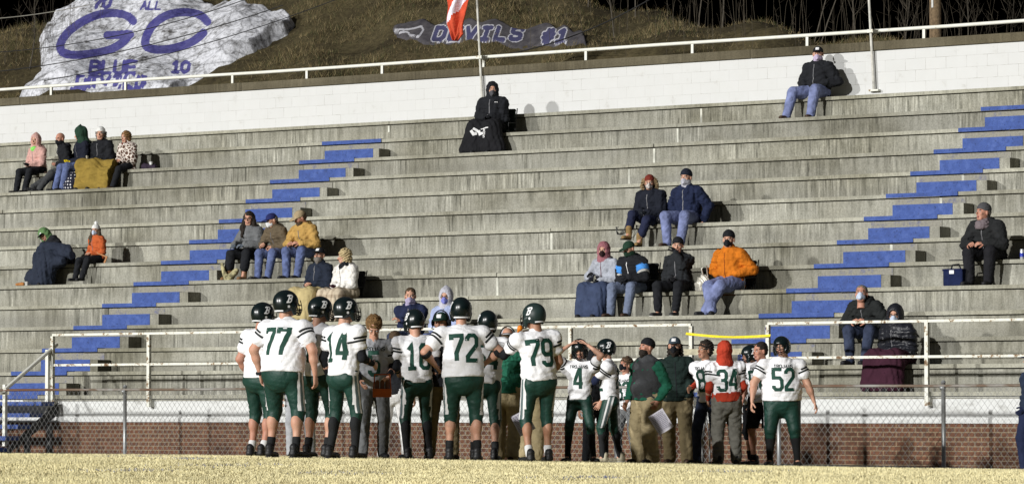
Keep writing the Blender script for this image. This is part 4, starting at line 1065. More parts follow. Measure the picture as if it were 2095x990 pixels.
    for i in (0, 1):
        v.cone(sh[i], el[i], .053 * k * mus, .041 * k * mus, k=.03); v.cone(el[i], wr[i], .041 * k * mus, .025 * k, k=.02)
        v.ell(el[i] * .62 + wr[i] * .38, (.037 * k * mus,) * 3, .03)
        v.cone(hj[i], kn[i], .080 * k * mus, .052 * k * mus, k=.03); v.cone(kn[i], an[i], .050 * k * mus, .033 * k, k=.02)
        cdir = an[i] - kn[i]; cf = kn[i] + cdir * .30 + v3(0, .022, 0) * k; v.ell(cf, (.050 * k * mus, .050 * k * mus, .085 * k), .03)
        v.cone(an[i], an[i] + v3(math.sin(R(toes[i])) * .045, -.045 * math.cos(R(toes[i])), -.04) * k, .030 * k, .026 * k, k=.02)
    V, F = v.mesh(); mi = np.zeros(len(F), int)
    parts = [(V, F, mi)]
    A = np.array(MH.to_3x3()); parts.append((HEADV @ A.T + np.array(hc), HEADF, HEADM))
    gl = gloves
    hv = []
    for i, s in ((0, -1), (1, 1)):
        if curl[i] is None: continue
        d = wr[i] - el[i]; d /= np.linalg.norm(d); z = -d
        inn = -S * s * (-1)   # thumb side faces forward, palm inward
        y = -(Fw - z * (Fw @ z)); 
        if np.linalg.norm(y) < .35: y = -(v3(0, 0, 1) - z * z[2])
        y /= np.linalg.norm(y); y = y; x = np.cross(y, z); 
        hV, hF = hand_geo(curl[i], k * 1.03, side=(1 if (x @ (S * -s)) < 0 else -1), thick=1.25 if gl else 1.0)
        hV = np.array(hV) @ np.array([x, y, z]) + wr[i]; hv.append((hV, hF))
    me_V = []; me_F = []; me_m = []; o_ = 0
    for V_, F_, m_ in parts:
        me_V.append(V_); me_F += [tuple(q + o_ for q in f) for f in F_.tolist()]; me_m += list(m_); o_ += len(V_)
    if not gl:
        for V_, F_ in hv: me_V.append(V_); me_F += [tuple(q + o_ for q in f) for f in F_]; me_m += [0] * len(F_); o_ += len(V_)
    root = mkmesh(name, np.concatenate(me_V), me_F, [SK[skin], LIP, BROW, EYEW, EYED], midx=me_m)
    root.location = loc; root.rotation_euler = (0, 0, R(rz)); tag(root, label, 'person', group)
    if gl:
        for V_, F_ in hv: mkmesh('glove', V_, F_, gl, root)
    J = dict(root=root, P=P, S=S, Fw=Fw, U=U, T=T, sh=sh, el=el, wr=wr, hj=hj, kn=kn, an=an, hc=hc, MH=MH, k=k, b=b)
    # ---- trousers
    if bot:
        th = bot.get('th', .018) + (.010 if sit else 0); v = Vox(lo, hi, bot.get('vox', .0145)); end = bot.get('end', 1.0); m0 = bot['m']
        fl = bot.get('flare', 0.)
        v.cone(T(0, -.005, -.04), T(0, 0, .06), (.148 * b + th * .6) * k, (.136 * b + th * .5) * k, .78, S, .03)
        if belly and not jer: v.ell(T(0, .02, .04), np.array([.14 * b, .10 * b + belly * .5, .10]) * k, .04)
        for i, s in ((0, -1), (1, 1)):
            v.ell(hj[i] + (-Fw * .050 + v3(0, 0, -.055)) * k, np.array([.085 * b, .074, .090]) * k, .03) if hip[2] > .5 else None
            v.cone(hj[i], kn[i], (.086 * mus + th) * k * (b ** .3), (.055 * mus + th) * k, k=.025)
            if end > .5:
                e2 = kn[i] + (an[i] - kn[i]) * ((end - .5) * 2); v.cone(kn[i], e2, (.054 * mus + th) * k, (.040 + th + fl) * k if end > .9 else (.050 * mus + th) * k, k=.02)
                if end < .9 and end > .55: v.ell(kn[i] + v3(0, -.012, 0), np.array([.062 * mus, .060 * mus, .07]) * k, .02)
        if end <= .9:
            for i in (0, 1):
                dd = an[i] - kn[i]; pt = kn[i] + dd * ((end - .5) * 2) if end > .5 else hj[i] + (kn[i] - hj[i]) * (end * 2)
                if end <= .5: v.plane(pt, (0, 0, -1)) if i == 0 and hip[2] > .5 else None
        v.wrinkle(bot.get('wr', .005), bot.get('wf', 24), zlib.crc32(label.encode()) % 97, (1, 1, 1.5))
        V, F = v.mesh(); tr_ = mkmesh(bot.get('n', 'trousers'), V, F, m0, root); J['bot'] = tr_
        if bot.get('belt'):
            v = Vox(P - .35 * k, P + .35 * k, .014); v.cone(T(0, 0, -.02), T(0, 0, .09), (.160 * b + .042) * k, (.158 * b + .036) * k, .78, S, 0); v.wrinkle(.004, 30, 3); v.plane(T(0, 0, -.035), tuple(-U)); v.plane(T(0, 0, .10), tuple(U)); V, F = v.mesh(); mkmesh('shirt_tail', V, F, bot['belt'], root)
        if bot.get('stripe'):
            bv = bvh_of(tr_); 
            for i, s in ((0, -1), (1, 1)):
                for (off, wd, mt, dz) in ((-.030, .026, 'pants_stripe_white', .0045), (.030, .026, 'pants_stripe_white', .0045), (0, .030, 'pants_stripe_grey', .0035)):
                    mm = mat(mt, (.72, .72, .72) if 'white' in mt else (.10, .14, .14), .7, .1)
                    rows = []; Vv = []
                    for t in np.linspace(.04, 1.02 if end > .5 else .9, 26):
                        c = hj[i] * (1 - t) + kn[i] * t + v3(0, 0, .03) * (1 - t) - Fw * .048
                        fd = Fw * (1 if i else 1); row = []
                        for q in (-.5, 0, .5):
                            o2 = c + fd * (off + q * wd + .012) * k + S * s * .4; h = bv.ray_cast(Vector(o2), Vector(-S * s))
                            row.append(None if h[0] is None or (h[0] - Vector(c)).dot(Vector(S * s)) < .015 else (Vv.append(h[0] + Vector(S * s * dz)) or len(Vv) - 1))
                        rows.append(row)
                    Ff = [(a[q], a[q + 1], c_[q + 1], c_[q]) for a, c_ in zip(rows[:-1], rows[1:]) for q in (0, 1) if None not in (a[q], a[q + 1], c_[q + 1], c_[q])]
                    if Ff: mkmesh('leg_stripe', Vv, Ff, mm, tr_)
    if socks:
        for i in (0, 1):
            v = Vox(np.minimum(kn[i], an[i]) - .15, np.maximum(kn[i], an[i]) + .15, .0125); t0 = socks.get('from', .08)
            a = kn[i] * (1 - t0) + an[i] * t0; r0 = (.053 * mus * (1 - .3 * t0) + .008) * k if t0 < .5 else (.040 + .006) * k
            v.cone(a, an[i], r0, .040 * k, k=.0)
            if t0 < .5: v.ell(kn[i] + (an[i] - kn[i]) * .30 + v3(0, .022, 0) * k, (.056 * k * mus, .056 * k * mus, .088 * k), .02)
            V, F = v.mesh(); mkmesh('sock', V, F, socks['m'], root)
    # ---- top
    if top:
        th = top.get('th', .02); v = Vox(lo, hi, top.get('vox', .0145)); kd = top.get('kind', 'jacket'); hem = top.get('hem', -.04); pf = top.get('puff', 0); pads = kd == 'jersey'
        w0, w1, w2 = (.155 * b + th), (.150 * b + th), (.172 * (.6 + .4 * b) + th)
        v.cone(T(0, 0, hem), T(0, 0, .14), w0 * k, w1 * k, .74, S, .03, puff=pf); v.cone(T(0, 0, .14), T(0, .0, .34), w1 * k, w2 * k, .72, S, .03, puff=pf)
        v.cone(T(-.07, 0, .37), T(.07, 0, .37), (.098 + th * .5) * k, k=.05, puff=pf * .5)
        if belly: v.ell(T(0, .05, .12), np.array([.15 * b, .12 + belly, .15]) * k, .05)
        for i in (0, 1): v.cone(T(0, 0, .455), sh[i] - v3(0, 0, .01), (.055 + th * .5) * k, (.060 + th * .5) * k, k=.04)
        v.cone(T(0, 0, .42), T(0, .0, .50), (.078) * k, (.056 + .2 * th) * k, k=.03)
        if not pads and not sit: v.cone(T(0, 0, hem), T(0, 0, .06), (w0 + .014) * k, (w0 + .008) * k, .78, S, .02)
        if pads:
            w0 += .012; v.cone(T(0, 0, hem), T(0, 0, .10), w0 * k, w0 * k, .76, S, .02)
            for i, s in ((0, -1), (1, 1)):
                v.cone(T(s * .04, -.005, .425), T(s * .190 * (.7 + .3 * b), -.005, .415), .080 * k, .088 * k, 1.0, k=.05)
            v.ell(T(0, .055, .34), np.array([.16, .09, .11]) * k, .05); v.ell(T(0, -.065, .33), np.array([.165, .085, .13]) * k, .05)
        sl = top.get('sleeve', 1.0); v2 = Vox(lo, hi, v.h)
        for i, s in ((0, -1), (1, 1)):
            r1 = (.058 * mus + th * .95) * k; r2 = (.046 * mus + th * .9) * k
            if pads: r1, r2 = .082 * k, .074 * k * mus; v2.ell(sh[i] + S * s * .030 * k + v3(0, 0, -.01), np.array([.080, .098, .082]) * k, .04)
            if sl <= .6:
                e = sh[i] * (1 - sl) + el[i] * sl; v2.cone(sh[i], e, r1, r2, k=.03)
            else:
                v2.cone(sh[i], el[i], r1, r2, k=.015, puff=pf); v2.cone(el[i], el[i] * (1 - .94) + wr[i] * .94, r2, (.028 + th * .8) * k, k=.015, puff=pf)
        kk = .030 if pads else .014; A_, B_ = v.D, v2.D; hq = np.maximum(kk - np.abs(A_ - B_), 0) / kk; v.D = np.minimum(A_, B_) - hq * hq * kk * .25
        v.wrinkle(.0055 if pads else .0075, 15, zlib.crc32(label.encode()) % 89, (.55, .55, 2.3))
        if not pads: v.wrinkle(.0035, 40, zlib.crc32(label.encode()) % 83)
        if top.get('hoodback'): v.ell(T(0, -.10, .47), np.array([.12, .085, .075]) * k, .03)
        if sit and not jer and not top.get('nocollar'): v.cone(T(0, -.01, .45), T(0, .01, .525), .088 * k, .082 * k, 1, k=.015)
        if top.get('collar'): v.cone(T(0, .0, .47), T(0, .01, .545), .082 * k, .076 * k, k=.012)
        v.wrinkle(top.get('wr', .0085 if jer else .0095), top.get('wf', 21 if jer else 18), (zlib.crc32(label.encode()) + 5) % 97, (1, 1, 1.2))
        if hip[2] > .5: v.plane(T(0, 0, hem - .02), tuple(-U))
        V, F = v.mesh(); tp = mkmesh(top.get('n', 'jersey' if pads else 'jacket'), V, F, top['m'], root); J['top'] = tp; bv = bvh_of(tp); J['tbv'] = bv
        def onto(side_sign):
            def place(x, y, z0=0):
                o2 = T(x, side_sign * .8, y); h = bv.ray_cast(Vector(o2), Vector(-Fw * side_sign))
                return None if h[0] is None else h[0] + Vector(Fw * side_sign * .004)
            return place
        if top.get('num'):
            nm = mat('number_dark_green', (.010, .055, .038), .7, .1); hh = .27; wdt = .046
            for sgn in (1, -1):
                pl_ = onto(sgn); fx = 1 if sgn > 0 else 1
                ss = text_strips(top['num'], hh, wdt, .20, .014, .66)
                flip = 1.0 if sgn > 0 else -1.0
                # seen from in front the person's left (+x) is on the viewer's right
                strips_mesh('number', [[tuple(np.array([q[0] * flip, q[1]]) for q in r) for r in s_] for s_ in ss], lambda x, y: pl_(x, y + (.115 if sgn > 0 else .13)), nm, tp)
                if sgn > 0 and top.get('word', True):
                    ss = text_strips('TROJANS', .042, .0095, .28, .008, 1.0); strips_mesh('team_name', ss, lambda x, y: pl_(x, y + .405), mat('team_name_black', (.02, .03, .03), .7, .05), tp)
        if pads and top.get('bands', True):
            bm_ = mat('sleeve_band_black', (.012, .016, .016), .7, .1)
            for i, s in ((0, -1), (1, 1)):
                ax = el[i] - sh[i]; ax /= np.linalg.norm(ax); e1 = S - ax * (S @ ax); e1 /= np.linalg.norm(e1); e2 = np.cross(ax, e1)
                for t in (.066, .100):
                    rows = []; Vv = []
                    for a in np.linspace(0, 2 * math.pi, 25):
                        row = []
                        for q in (-.011, .011):
                            c = sh[i] + ax * (t + q) * k + S * s * .01; d = e1 * math.cos(a) + e2 * math.sin(a)
                            if d @ (S * s) < -.25 and t < .09: row.append(None); continue
                            h = bv.ray_cast(Vector(c + d * .35), Vector(-d)); 
                            row.append(None if h[0] is None or (h[0] - Vector(c)).length > .17 else (Vv.append(h[0] + Vector(d * .004)) or len(Vv) - 1))
                        rows.append(row)
                    Ff = [(a[0], a[1], c_[1], c_[0]) for a, c_ in zip(rows[:-1], rows[1:]) if None not in (*a, *c_)]
                    if Ff: mkmesh('sleeve_band', Vv, Ff, bm_, tp)
        if top.get('under'):
            for i in (0, 1):
                v = Vox(np.minimum(sh[i], np.minimum(el[i], wr[i])) - .12, np.maximum(sh[i], np.maximum(el[i], wr[i])) + .12, .0125)
                if top['under'][1][i]:
                    v.cone(sh[i], el[i], .058 * k * mus, .047 * k * mus, k=.02); v.cone(el[i], el[i] * .08 + wr[i] * .92, .047 * k * mus, .033 * k, k=.02); v.wrinkle(.002, 40, 3)
                    V, F = v.mesh(); mkmesh('undersleeve', V, F, top['under'][0], root)
        if top.get('zip'):
            pl_ = onto(1); strips_mesh('zip', [ribbon([(0, hem + .03), (0, .46)], .012, .02)], pl_, top['zip'], tp)
        if top.get('vest'):
            v = Vox(lo, hi, .0145); t2 = th + .02
            v.cone(T(0, 0, hem), T(0, 0, .14), (w0 + .02) * k, (w1 + .02) * k, .74, S, .03, puff=.004); v.cone(T(0, 0, .14), T(0, .0, .34), (w1 + .02) * k, (w2 + .02) * k, .72, S, .03, puff=.004)
            v.cone(T(-.11, 0, .41), T(.11, 0, .41), .115 * k, k=.05); v.cone(T(0, 0, .44), T(0, .01, .53), .088 * k, .084 * k, k=.02)
            if belly: v.ell(T(0, .05, .12), np.array([.16 * b, .14 + belly, .16]) * k, .05)
            for i, s in ((0, -1), (1, 1)): v.ell(sh[i] + S * s * .075 * k, np.array([.075, .12, .16]) * k, .01, 's')
            v.plane(T(0, 0, hem - .02), tuple(-U)); v.wrinkle(.004, 24, 4); V, F = v.mesh(); J['vest'] = mkmesh('vest', V, F, top['vest'], root)
    # ---- shoes
    kd, m1, m2 = shoe
    if kd:
        m1 = m1 or mat('dark_shoe', (.02, .02, .022), .7, .2); m2 = m2 or mat('dark_sole', (.03, .03, .03), .8, .2)
        for i in (0, 1):
            Ms = Matrix.Translation(Vector(an[i] - v3(0, 0, .085 * k))) @ Matrix.Rotation(R(toes[i]), 4, 'Z') @ Matrix.Scale(k, 4)
            tm('shoe', lambda: shoe_geo(kd), [m1, m2], root, Ms, 'shoe' + kd + m1.name + m2.name)
    # ---- things on the head
    hat_ = any(q[0] in ('cap', 'capback', 'beanie', 'pombeanie') for q in wear)
    for wv in wear:
        kd = wv[0]; mm = wv[1] if len(wv) > 1 else None; nmk = kd + (mm.name if hasattr(mm, 'name') else '')
        if kd == 'helmet': J['helmet'] = add_helmet(root, MHH, bool(mm))
        elif kd == 'beanie': o = tm('beanie', t_beanie, mm, root, MH, nmk)
        elif kd == 'pombeanie':
            o = tm('beanie', t_beanie, mm, root, MH, 'b' + nmk); tm('pompom', lambda: sv((-.07, -.07, -.07), (.07, .07, .07), .008, lambda v: v.ell((0, 0, 0), (.042, .042, .042), 0).wrinkle(.006, 90, 1)), mm, o, Matrix.Translation((0, .02, .165)), 'pom' + nmk)
        elif kd in ('cap', 'capback'):
            Mc = MH @ (Matrix.Rotation(math.pi, 4, 'Z') if kd == 'capback' else Matrix.Identity(4)); o = tm('cap', t_cap, mm, root, Mc, 'cap' + nmk)
            if len(wv) > 2:
                def patch():
                    bvc = bvh_of(o); V = []; F = []; rows = []
                    for x in np.linspace(-.028, .028, 5):
                        row = []
                        for z in (.062, .078, .094, .104):
                            h = bvc.ray_cast(Vector((x, -.3, z)), Vector((0, 1, 0))); row.append(None if h[0] is None else (V.append(h[0] + Vector((0, -.003, .001))) or len(V) - 1))
                        rows.append(row)
                    F = [(a[q], a[q + 1], c_[q + 1], c_[q]) for a, c_ in zip(rows[:-1], rows[1:]) for q in range(3) if None not in (a[q], a[q + 1], c_[q + 1], c_[q])]
                    return V, F, None
                tm('cap_patch', patch, wv[2], o, None, 'patch' + nmk + wv[2].name)
        elif kd in ('short', 'curly', 'long', 'bob', 'nape'): tm('hair', lambda: t_hair(kd, 0, hat_), mm, root, MH, nmk + str(hat_))
        elif kd == 'beard': tm('beard', lambda: t_hair('beard'), mm, root, MH, nmk)
        elif kd == 'hood': tm('hood', t_hood, mm, root, MH, nmk)
        elif kd == 'hoodpeak': tm('hood', lambda: t_hood(True, 1.0, 3, .05), mm, root, MH, nmk)
        elif kd == 'hoodbig': tm('hood', lambda: t_hood(True, 1.14, 5), mm, root, MH, nmk)
        elif kd == 'mask': tm('face_mask', lambda: t_mask('mask'), mm, root, MH, nmk)
        elif kd == 'gaiter': tm('neck_gaiter', lambda: t_mask('gaiter'), mm, root, MH, nmk)
        elif kd == 'scarf': tm('scarf', lambda: t_mask('scarf'), mm, root, MH, nmk)
        elif kd == 'fur': tm('fur_trim', lambda: t_mask('fur'), mm, root, MH, nmk)
        elif kd == 'glasses':
            def gls():
                b_ = MB()
                for s in (-1, 1):
                    b_.tube([(s * .033 + .022 * math.cos(t), -.103 + .006 * abs(math.cos(t)), .002 + .016 * math.sin(t)) for t in np.linspace(0, 2 * math.pi, 13)], .0028, 5); b_.tube([(s * .055, -.098, .006), (s * .08, .01, .008)], .0028, 5)
                b_.tube([(-.012, -.106, .004), (.012, -.106, .004)], .0025, 5); return np.array(b_.V), b_.F, None
            tm('glasses', gls, mm, root, MH, nmk)
        elif kd == 'headset':
            def hs():
                b_ = MB(); b_.tube([(.098 * math.cos(t), .01, .02 + .125 * math.sin(t)) for t in np.linspace(0, math.pi, 15)], .009, 6); b_.tube([(-.09, 0, 0), (-.085, -.09, -.06), (-.03, -.13, -.07)], .006, 6)
                for s in (-1, 1): b_.tube([(s * .078, .01, 0), (s * .112, .01, 0)], [.042, .038], 12)
                return np.array(b_.V), b_.F, None
            tm('headset', hs, mm, root, MH, nmk)
    return J

def drape(name, J, mat_, label, cat, r=.11, down=1.0, group=None, wr=.014, extra=None, sides=.0, vox=.02, lap=.0, ani=(1, 1, .35), wf=22):
    """a blanket over a sitter's lap and legs: its own object, in the sitter's frame"""
    k = J['k']; hj, kn, an, P = J['hj'], J['kn'], J['an'], J['P']
    pts = np.array([*hj, *kn, *an]); v = Vox(pts.min(0) - .45, pts.max(0) + .45, vox)
    mk = (kn[0] + kn[1]) / 2; ma = (an[0] + an[1]) / 2
    v.cone(hj[0] + v3(0, -.04, lap), hj[1] + v3(0, -.04, lap), r * 1.1, k=.08)
    for i in (0, 1):
        v.cone(hj[i] + v3(0, 0, lap), kn[i], r, r * .92, k=.10); v.cone(kn[i], kn[i] + (an[i] - kn[i]) * down, r * .92, r * 1.0, k=.10)
    for t in (0., .33, .66, 1.):
        a = (kn[0] * (1 - t) + an[0] * t) * (1 - 0) ; c = kn[1] * (1 - t) + an[1] * t
        if t <= down: v.cone(a + v3(-sides * t, 0, 0), c + v3(sides * t, 0, 0), r * .9, k=.08)
    if extra: extra(v)
    v.wrinkle(wr * .7, wf, 5, ani); v.plane((0, 0, min(an[0][2], an[1][2]) - .085 * k + .012), (0, 0, -1))
    V, F = v.mesh(); o = mkmesh(name, V, F, mat_); o.location = J['root'].location; o.rotation_euler = J['root'].rotation_euler
    return tag(o, label, cat, group)
# =================================================================== THE CAST
c_ = lambda n, *a, **k: fab(n, *a, **k)
JW = mat('jersey_white', (.83, .83, .85), .75, .05, 5, .25, 40, spec=.2); PG = mat('pants_dark_green', (.008, .042, .030), .55, .25, 6, .25, 40, spec=.35)
BLK = c_('black_cloth', (.014, .015, .018)); BLKS = mat('black_sock', (.012, .013, .014), .85, .2, 9, .3, 60); WHS = mat('white_sock', (.62, .62, .62), .85, .1, 9)
NAVY = c_('navy_cloth', (.016, .022, .055)); JEAN = c_('blue_jeans', (.10, .13, .26), var=.35); JEANL = c_('faded_jeans', (.17, .20, .36), var=.35); JEAND = c_('dark_jeans', (.035, .045, .08), var=.3)
GREY = c_('grey_cloth', (.13, .135, .14)); GREYL = c_('light_grey_cloth', (.33, .34, .36)); CHAR = c_('charcoal_cloth', (.05, .052, .055)); KHAKI = c_('khaki_cloth', (.38, .31, .18)); KHAKID = c_('dark_khaki_cloth', (.17, .135, .075))
GREEN = c_('green_jacket_cloth', (.018, .115, .07)); DGREEN = c_('dark_green_cloth', (.018, .045, .028)); BROWN = c_('brown_canvas', (.11, .085, .055)); TAN = c_('tan_duck_canvas', (.42, .26, .08)); RED = c_('red_hoodie_cloth', (.40, .045, .022)); ORANGE = c_('orange_jacket_cloth', (.52, .15, .012)); RUST = c_('rust_orange_cloth', (.45, .10, .03))
PINK = c_('pale_pink_fleece', (.55, .33, .29)); MAUVE = c_('mauve_hood', (.30, .12, .14)); CREAM = c_('white_coat_cloth', (.74, .72, .68)); WHITEK = c_('white_knit', (.72, .72, .70)); LBLUE = c_('pale_blue_hoodie', (.36, .42, .62)); MUST = c_('mustard_blanket_cloth', (.24, .165, .035)); LILAC = c_('lilac_gaiter', (.40, .36, .52)); TANB = c_('tan_blanket_cloth', (.44, .36, .18)); MASKB = c_('pale_blue_mask', (.55, .63, .78)); BURG = c_('burgundy_blanket_cloth', (.042, .013, .024)); DBLUE = c_('slate_blue_blanket_cloth', (.04, .055, .105)); NBL = c_('navy_quilt_cloth', (.022, .028, .045))
H_BR = mat('brown_hair', (.07, .045, .025), .8, .4, 40, .6, 80); H_DK = mat('dark_hair', (.02, .014, .01), .8, .4, 40, .6, 80); H_GIN = mat('ginger_brown_hair', (.17, .095, .035), .8, .4, 40, .6, 80); H_BL = mat('blond_hair', (.42, .33, .18), .8, .35, 40, .6, 80); H_GY = mat('greying_hair', (.16, .145, .13), .8, .4, 40, .6, 80); FUR = mat('tan_fur', (.28, .20, .11), .95, .4, 40, .8, 90)
WH = mat('white_trim', (.75, .75, .75), .7, .05)
def plaid():
    m, nt, p = base_mat('plaid_wool', .95)
    v = mapping(nt, (1, 1, 1)); sx = N(nt, 'ShaderNodeSeparateXYZ'); nt.links.new(v, sx.inputs[0]); wv = []
    for a, s_ in ((0, 46), (2, 40)):
        q = N(nt, 'ShaderNodeMath', operation='MULTIPLY'); q.inputs[1].default_value = s_; nt.links.new(sx.outputs[a], q.inputs[0]); z = N(nt, 'ShaderNodeMath', operation='SINE'); nt.links.new(q.outputs[0], z.inputs[0]); wv.append(ramp(nt, z.outputs[0], [(.2, (.52, .44, .33)), (.6, (.26, .20, .14))]))
    nt.links.new(mulc(nt, wv[0], wv[1], .5, 'MIX'), p.inputs['Base Color']); return m
def giraffe():
    m, nt, p = base_mat('giraffe_print_fleece', .95); v = mapping(nt, (1, 1, 1)); vo = N(nt, 'ShaderNodeTexVoronoi', feature='DISTANCE_TO_EDGE'); vo.inputs['Scale'].default_value = 14; nt.links.new(v, vo.inputs['Vector'])
    nt.links.new(ramp(nt, vo.outputs['Distance'], [(.07, (.68, .62, .56)), (.12, (.10, .055, .04))]), p.inputs['Base Color']); return m
def dots():
    m, nt, p = base_mat('polka_dot_fleece', .95); v = mapping(nt, (1, 1, 1)); vo = N(nt, 'ShaderNodeTexVoronoi'); vo.inputs['Scale'].default_value = 16; vo.inputs['Randomness'].default_value = .15; nt.links.new(v, vo.inputs['Vector'])
    nt.links.new(ramp(nt, vo.outputs['Distance'], [(.24, (.6, .6, .62)), (.30, (.015, .016, .03))]), p.inputs['Base Color']); return m
def skull():
    m, nt, p = base_mat('patterned_mask_cloth', .9); v = mapping(nt, (1, 1, 1)); nt.links.new(ramp(nt, noise(nt, v, 45, 3), [(.46, (.05, .02, .02)), (.52, (.6, .55, .52))]), p.inputs['Base Color']); return m
PLAID, GIR, DOTS, SKULL = plaid(), giraffe(), dots(), skull()
GP = 'football players gathered on the sideline'; GSP = 'spectators seated on the grandstand'
CLEAT = ('cleat', mat('black_cleat', (.015, .015, .016), .5, .3), mat('dark_cleat_sole', (.03, .03, .03), .7))
CLEATW = ('cleat', mat('pale_cleat', (.42, .38, .28), .6, .3), mat('white_cleat_sole', (.6, .6, .58), .7))
SNK = ('sneaker', mat('black_sneaker', (.014, .014, .016), .6, .3), mat('dark_sole', (.03, .03, .03), .8)); SNKW = ('sneaker', mat('black_white_sneaker', (.02, .02, .022), .6, .3), mat('white_sole', (.55, .55, .52), .7)); BRS = ('sneaker', mat('brown_shoe', (.045, .025, .015), .6, .3), mat('brown_sole', (.03, .02, .015), .8)); TANBOOT = ('boot', mat('tan_boot', (.24, .155, .06), .8, .3), mat('dark_sole', (.03, .03, .03)))
GLV = c_('black_glove_cloth', (.012, .012, .014))
def fieldpos(px, hy, fy, H):
    s = (fy - hy) / H; p = atD(px, fy, s); return Vector((p.x, p.y, gz(p.x, p.y)))
def FP(label, px, hy, fy, H, face, **k):
    loc = fieldpos(px, hy, fy, k.pop('tall', H)); return person(label, loc, 35 + face, H=H, **k)
def player(label, px, hy, fy, H, face, num, hd=(0, 0, 0), b=1.0, sleeves=None, socks='short', shoe=CLEAT, helmet=True, word=True, dull=None, **k):
    jm = dict(kind='jersey', m=JW, num=num, sleeve=k.pop('sleeve', .52), hem=-.02, th=.012, wr=.0045, word=word, under=sleeves)
    so = {'short': dict(m=BLKS, **{'from': .72}), 'white': dict(m=WHS, **{'from': .80}), 'high': dict(m=BLKS, **{'from': .02}), None: None}[socks]
    wear = list(k.pop('wear', ()))
    if helmet: wear.append(('helmet', dull) if dull else ('helmet',))
    bot = k.pop('bot', None) or dict(m=PG, th=.010, end=.60, stripe=True, n='football_pants', wr=.003, wf=30)
    return FP(label, px, hy, fy, H, face, head=hd, b=b, top=jm, bot=bot, socks=so, shoe=shoe, wear=wear, group=GP, **k)
def coach(*a, **k): return FP(*a, **k)

def arm_band(J, i, t0, t1, m, r, nm='arm_band', fore=True):
    a, c = (J['el'][i], J['wr'][i]) if fore else (J['sh'][i], J['el'][i]); p, q = a * (1 - t0) + c * t0, a * (1 - t1) + c * t1; u = (q - p) / np.linalg.norm(q - p)
    v = Vox(np.minimum(p, q) - .1, np.maximum(p, q) + .1, .010); v.cone(p, q, r * J['k'], k=0); v.plane(p, -u); v.plane(q, u); V, F = v.mesh(); mkmesh(nm, V, F, m, J['root'])
# ---- left cluster
p77 = player('big helmeted player in white jersey 77 standing with his back turned', 578, 590, 938, 2.0, 150, '77', (-32, 0, 0), 1.42, arms=((-.36, .06, -.06), (.34, .10, -.04)), belly=.03, feet=((-.20, .02, 0), (.20, -.04, 0)), toes=(-14, 14), elbow=((-.9, -.5, -.2), (.9, -.5, -.2)))
p78 = player('helmeted player with red-edged sleeve and black wristband at far left of the huddle', 529, 616, 937, 1.93, 140, None, (-15, 4, 0), 1.15, arms=('down', (.30, .12, -.02)), skin='ruddy', word=False, socks='white')
player('helmeted player half hidden between jerseys 77 and 14', 650, 606, 940, 1.95, 148, '6', (-30, 4, 0), 1.1, sleeves=(BLK, (1, 1)), arms=('down', (.28, .16, .02)), gloves=None)
player('helmeted player in white jersey 14 with black sleeves and black socks', 702, 605, 941, 1.92, 150, '14', (-30, 2, 0), 1.05, sleeves=(BLK, (1, 1)), arms=('fore', 'down'), socks='high')
FP('person in grey sweatpants standing behind player 77', 612, 640, 934, 1.78, 5, tall=1.98, b=1.0, top=dict(m=CHAR, th=.03, hoodback=True, n='hoodie'), bot=dict(m=GREYL, th=.025, n='sweatpants'), shoe=SNK, wear=(('short', H_DK),), group=GP)
FP('bareheaded boy with ginger hair looking down, black sleeves, grey sweatpants, near an orange carrier', 764, 640, 940, 1.80, 10, head=(-5, 42, 0), lean=4, top=dict(kind='jersey', m=GREYL, num='5', sleeve=.52, hem=-.04, th=.018, bands=True, under=(BLK, (1, 1))), bot=dict(m=GREY, th=.024, n='sweatpants'), shoe=SNK, wear=(('curly', H_GIN),), arms=((-.17, .22, .04), (.16, .26, .10)), group=GP)  # this jersey is white; the shade on it is put into its grey colour
FP('person in white trousers mostly hidden behind player 16', 806, 640, 938, 1.80, 170, tall=1.98, b=.95, top=dict(m=BLK, th=.02, n='hoodie'), bot=dict(m=c_('white_trousers_cloth', (.62, .62, .62)), th=.03, n='trousers'), shoe=('sneaker', mat('white_sneaker', (.6, .6, .6), .6), mat('white_sole', (.55, .55, .52))), wear=(('short', H_BR),), group=GP)
player('helmeted player in white jersey 16 with black sleeves and stained back', 853, 630, 942, 1.87, 198, '16', (12, 6, 0), 1.0, sleeves=(BLK, (1, 1)), arms=('down', 'fore'), socks='high', side=0, twist=0)
coach('coach in striped cap and headset looking over between players 16 and 72', 905, 628, 940, 1.88, 5, head=(-20, 5, 0), top=dict(m=BLK, th=.03, n='jacket'), bot=dict(m=KHAKID, th=.028), shoe=BRS, wear=(('cap', c_('green_cap_cloth', (.015, .04, .03)), WH), ('short', H_DK), ('headset', BLK)), group='coaches on the sideline', arms=('cross', 'cross'))
p72 = player('big helmeted player in white jersey 72 seen squarely from behind', 948, 605, 945, 1.99, 181, '72', (0, 0, 0), 1.30, arms=((-.26, .20, .12), (.27, .16, .10)), belly=.01, feet=((-.17, .02, 0), (.17, -.12, 0)), elbow=((-.9, -.4, -.4), (.9, -.4, -.4)))
player('helmeted player almost hidden behind the right shoulder of player 72', 992, 628, 940, 1.92, 175, '54', (10, 0, 0), 1.08, arms=('cross', 'fore'), sleeves=(BLK, (0, 1)), word=False)
coach('coach in green long-sleeved shirt and white-backed cap with headset, seen from behind', 1036, 658, 938, 1.76, 165, head=(10, 2, 0), b=1.12, top=dict(m=GREEN, th=.025, n='shirt', wr=.006), bot=dict(m=KHAKI, th=.035, flare=.012), shoe=BRS, wear=(('capback', c_('cap_white_mesh', (.55, .55, .6))), ('short', H_BR), ('headset', BLK)), group='coaches on the sideline', arms=('cross', 'fore'))
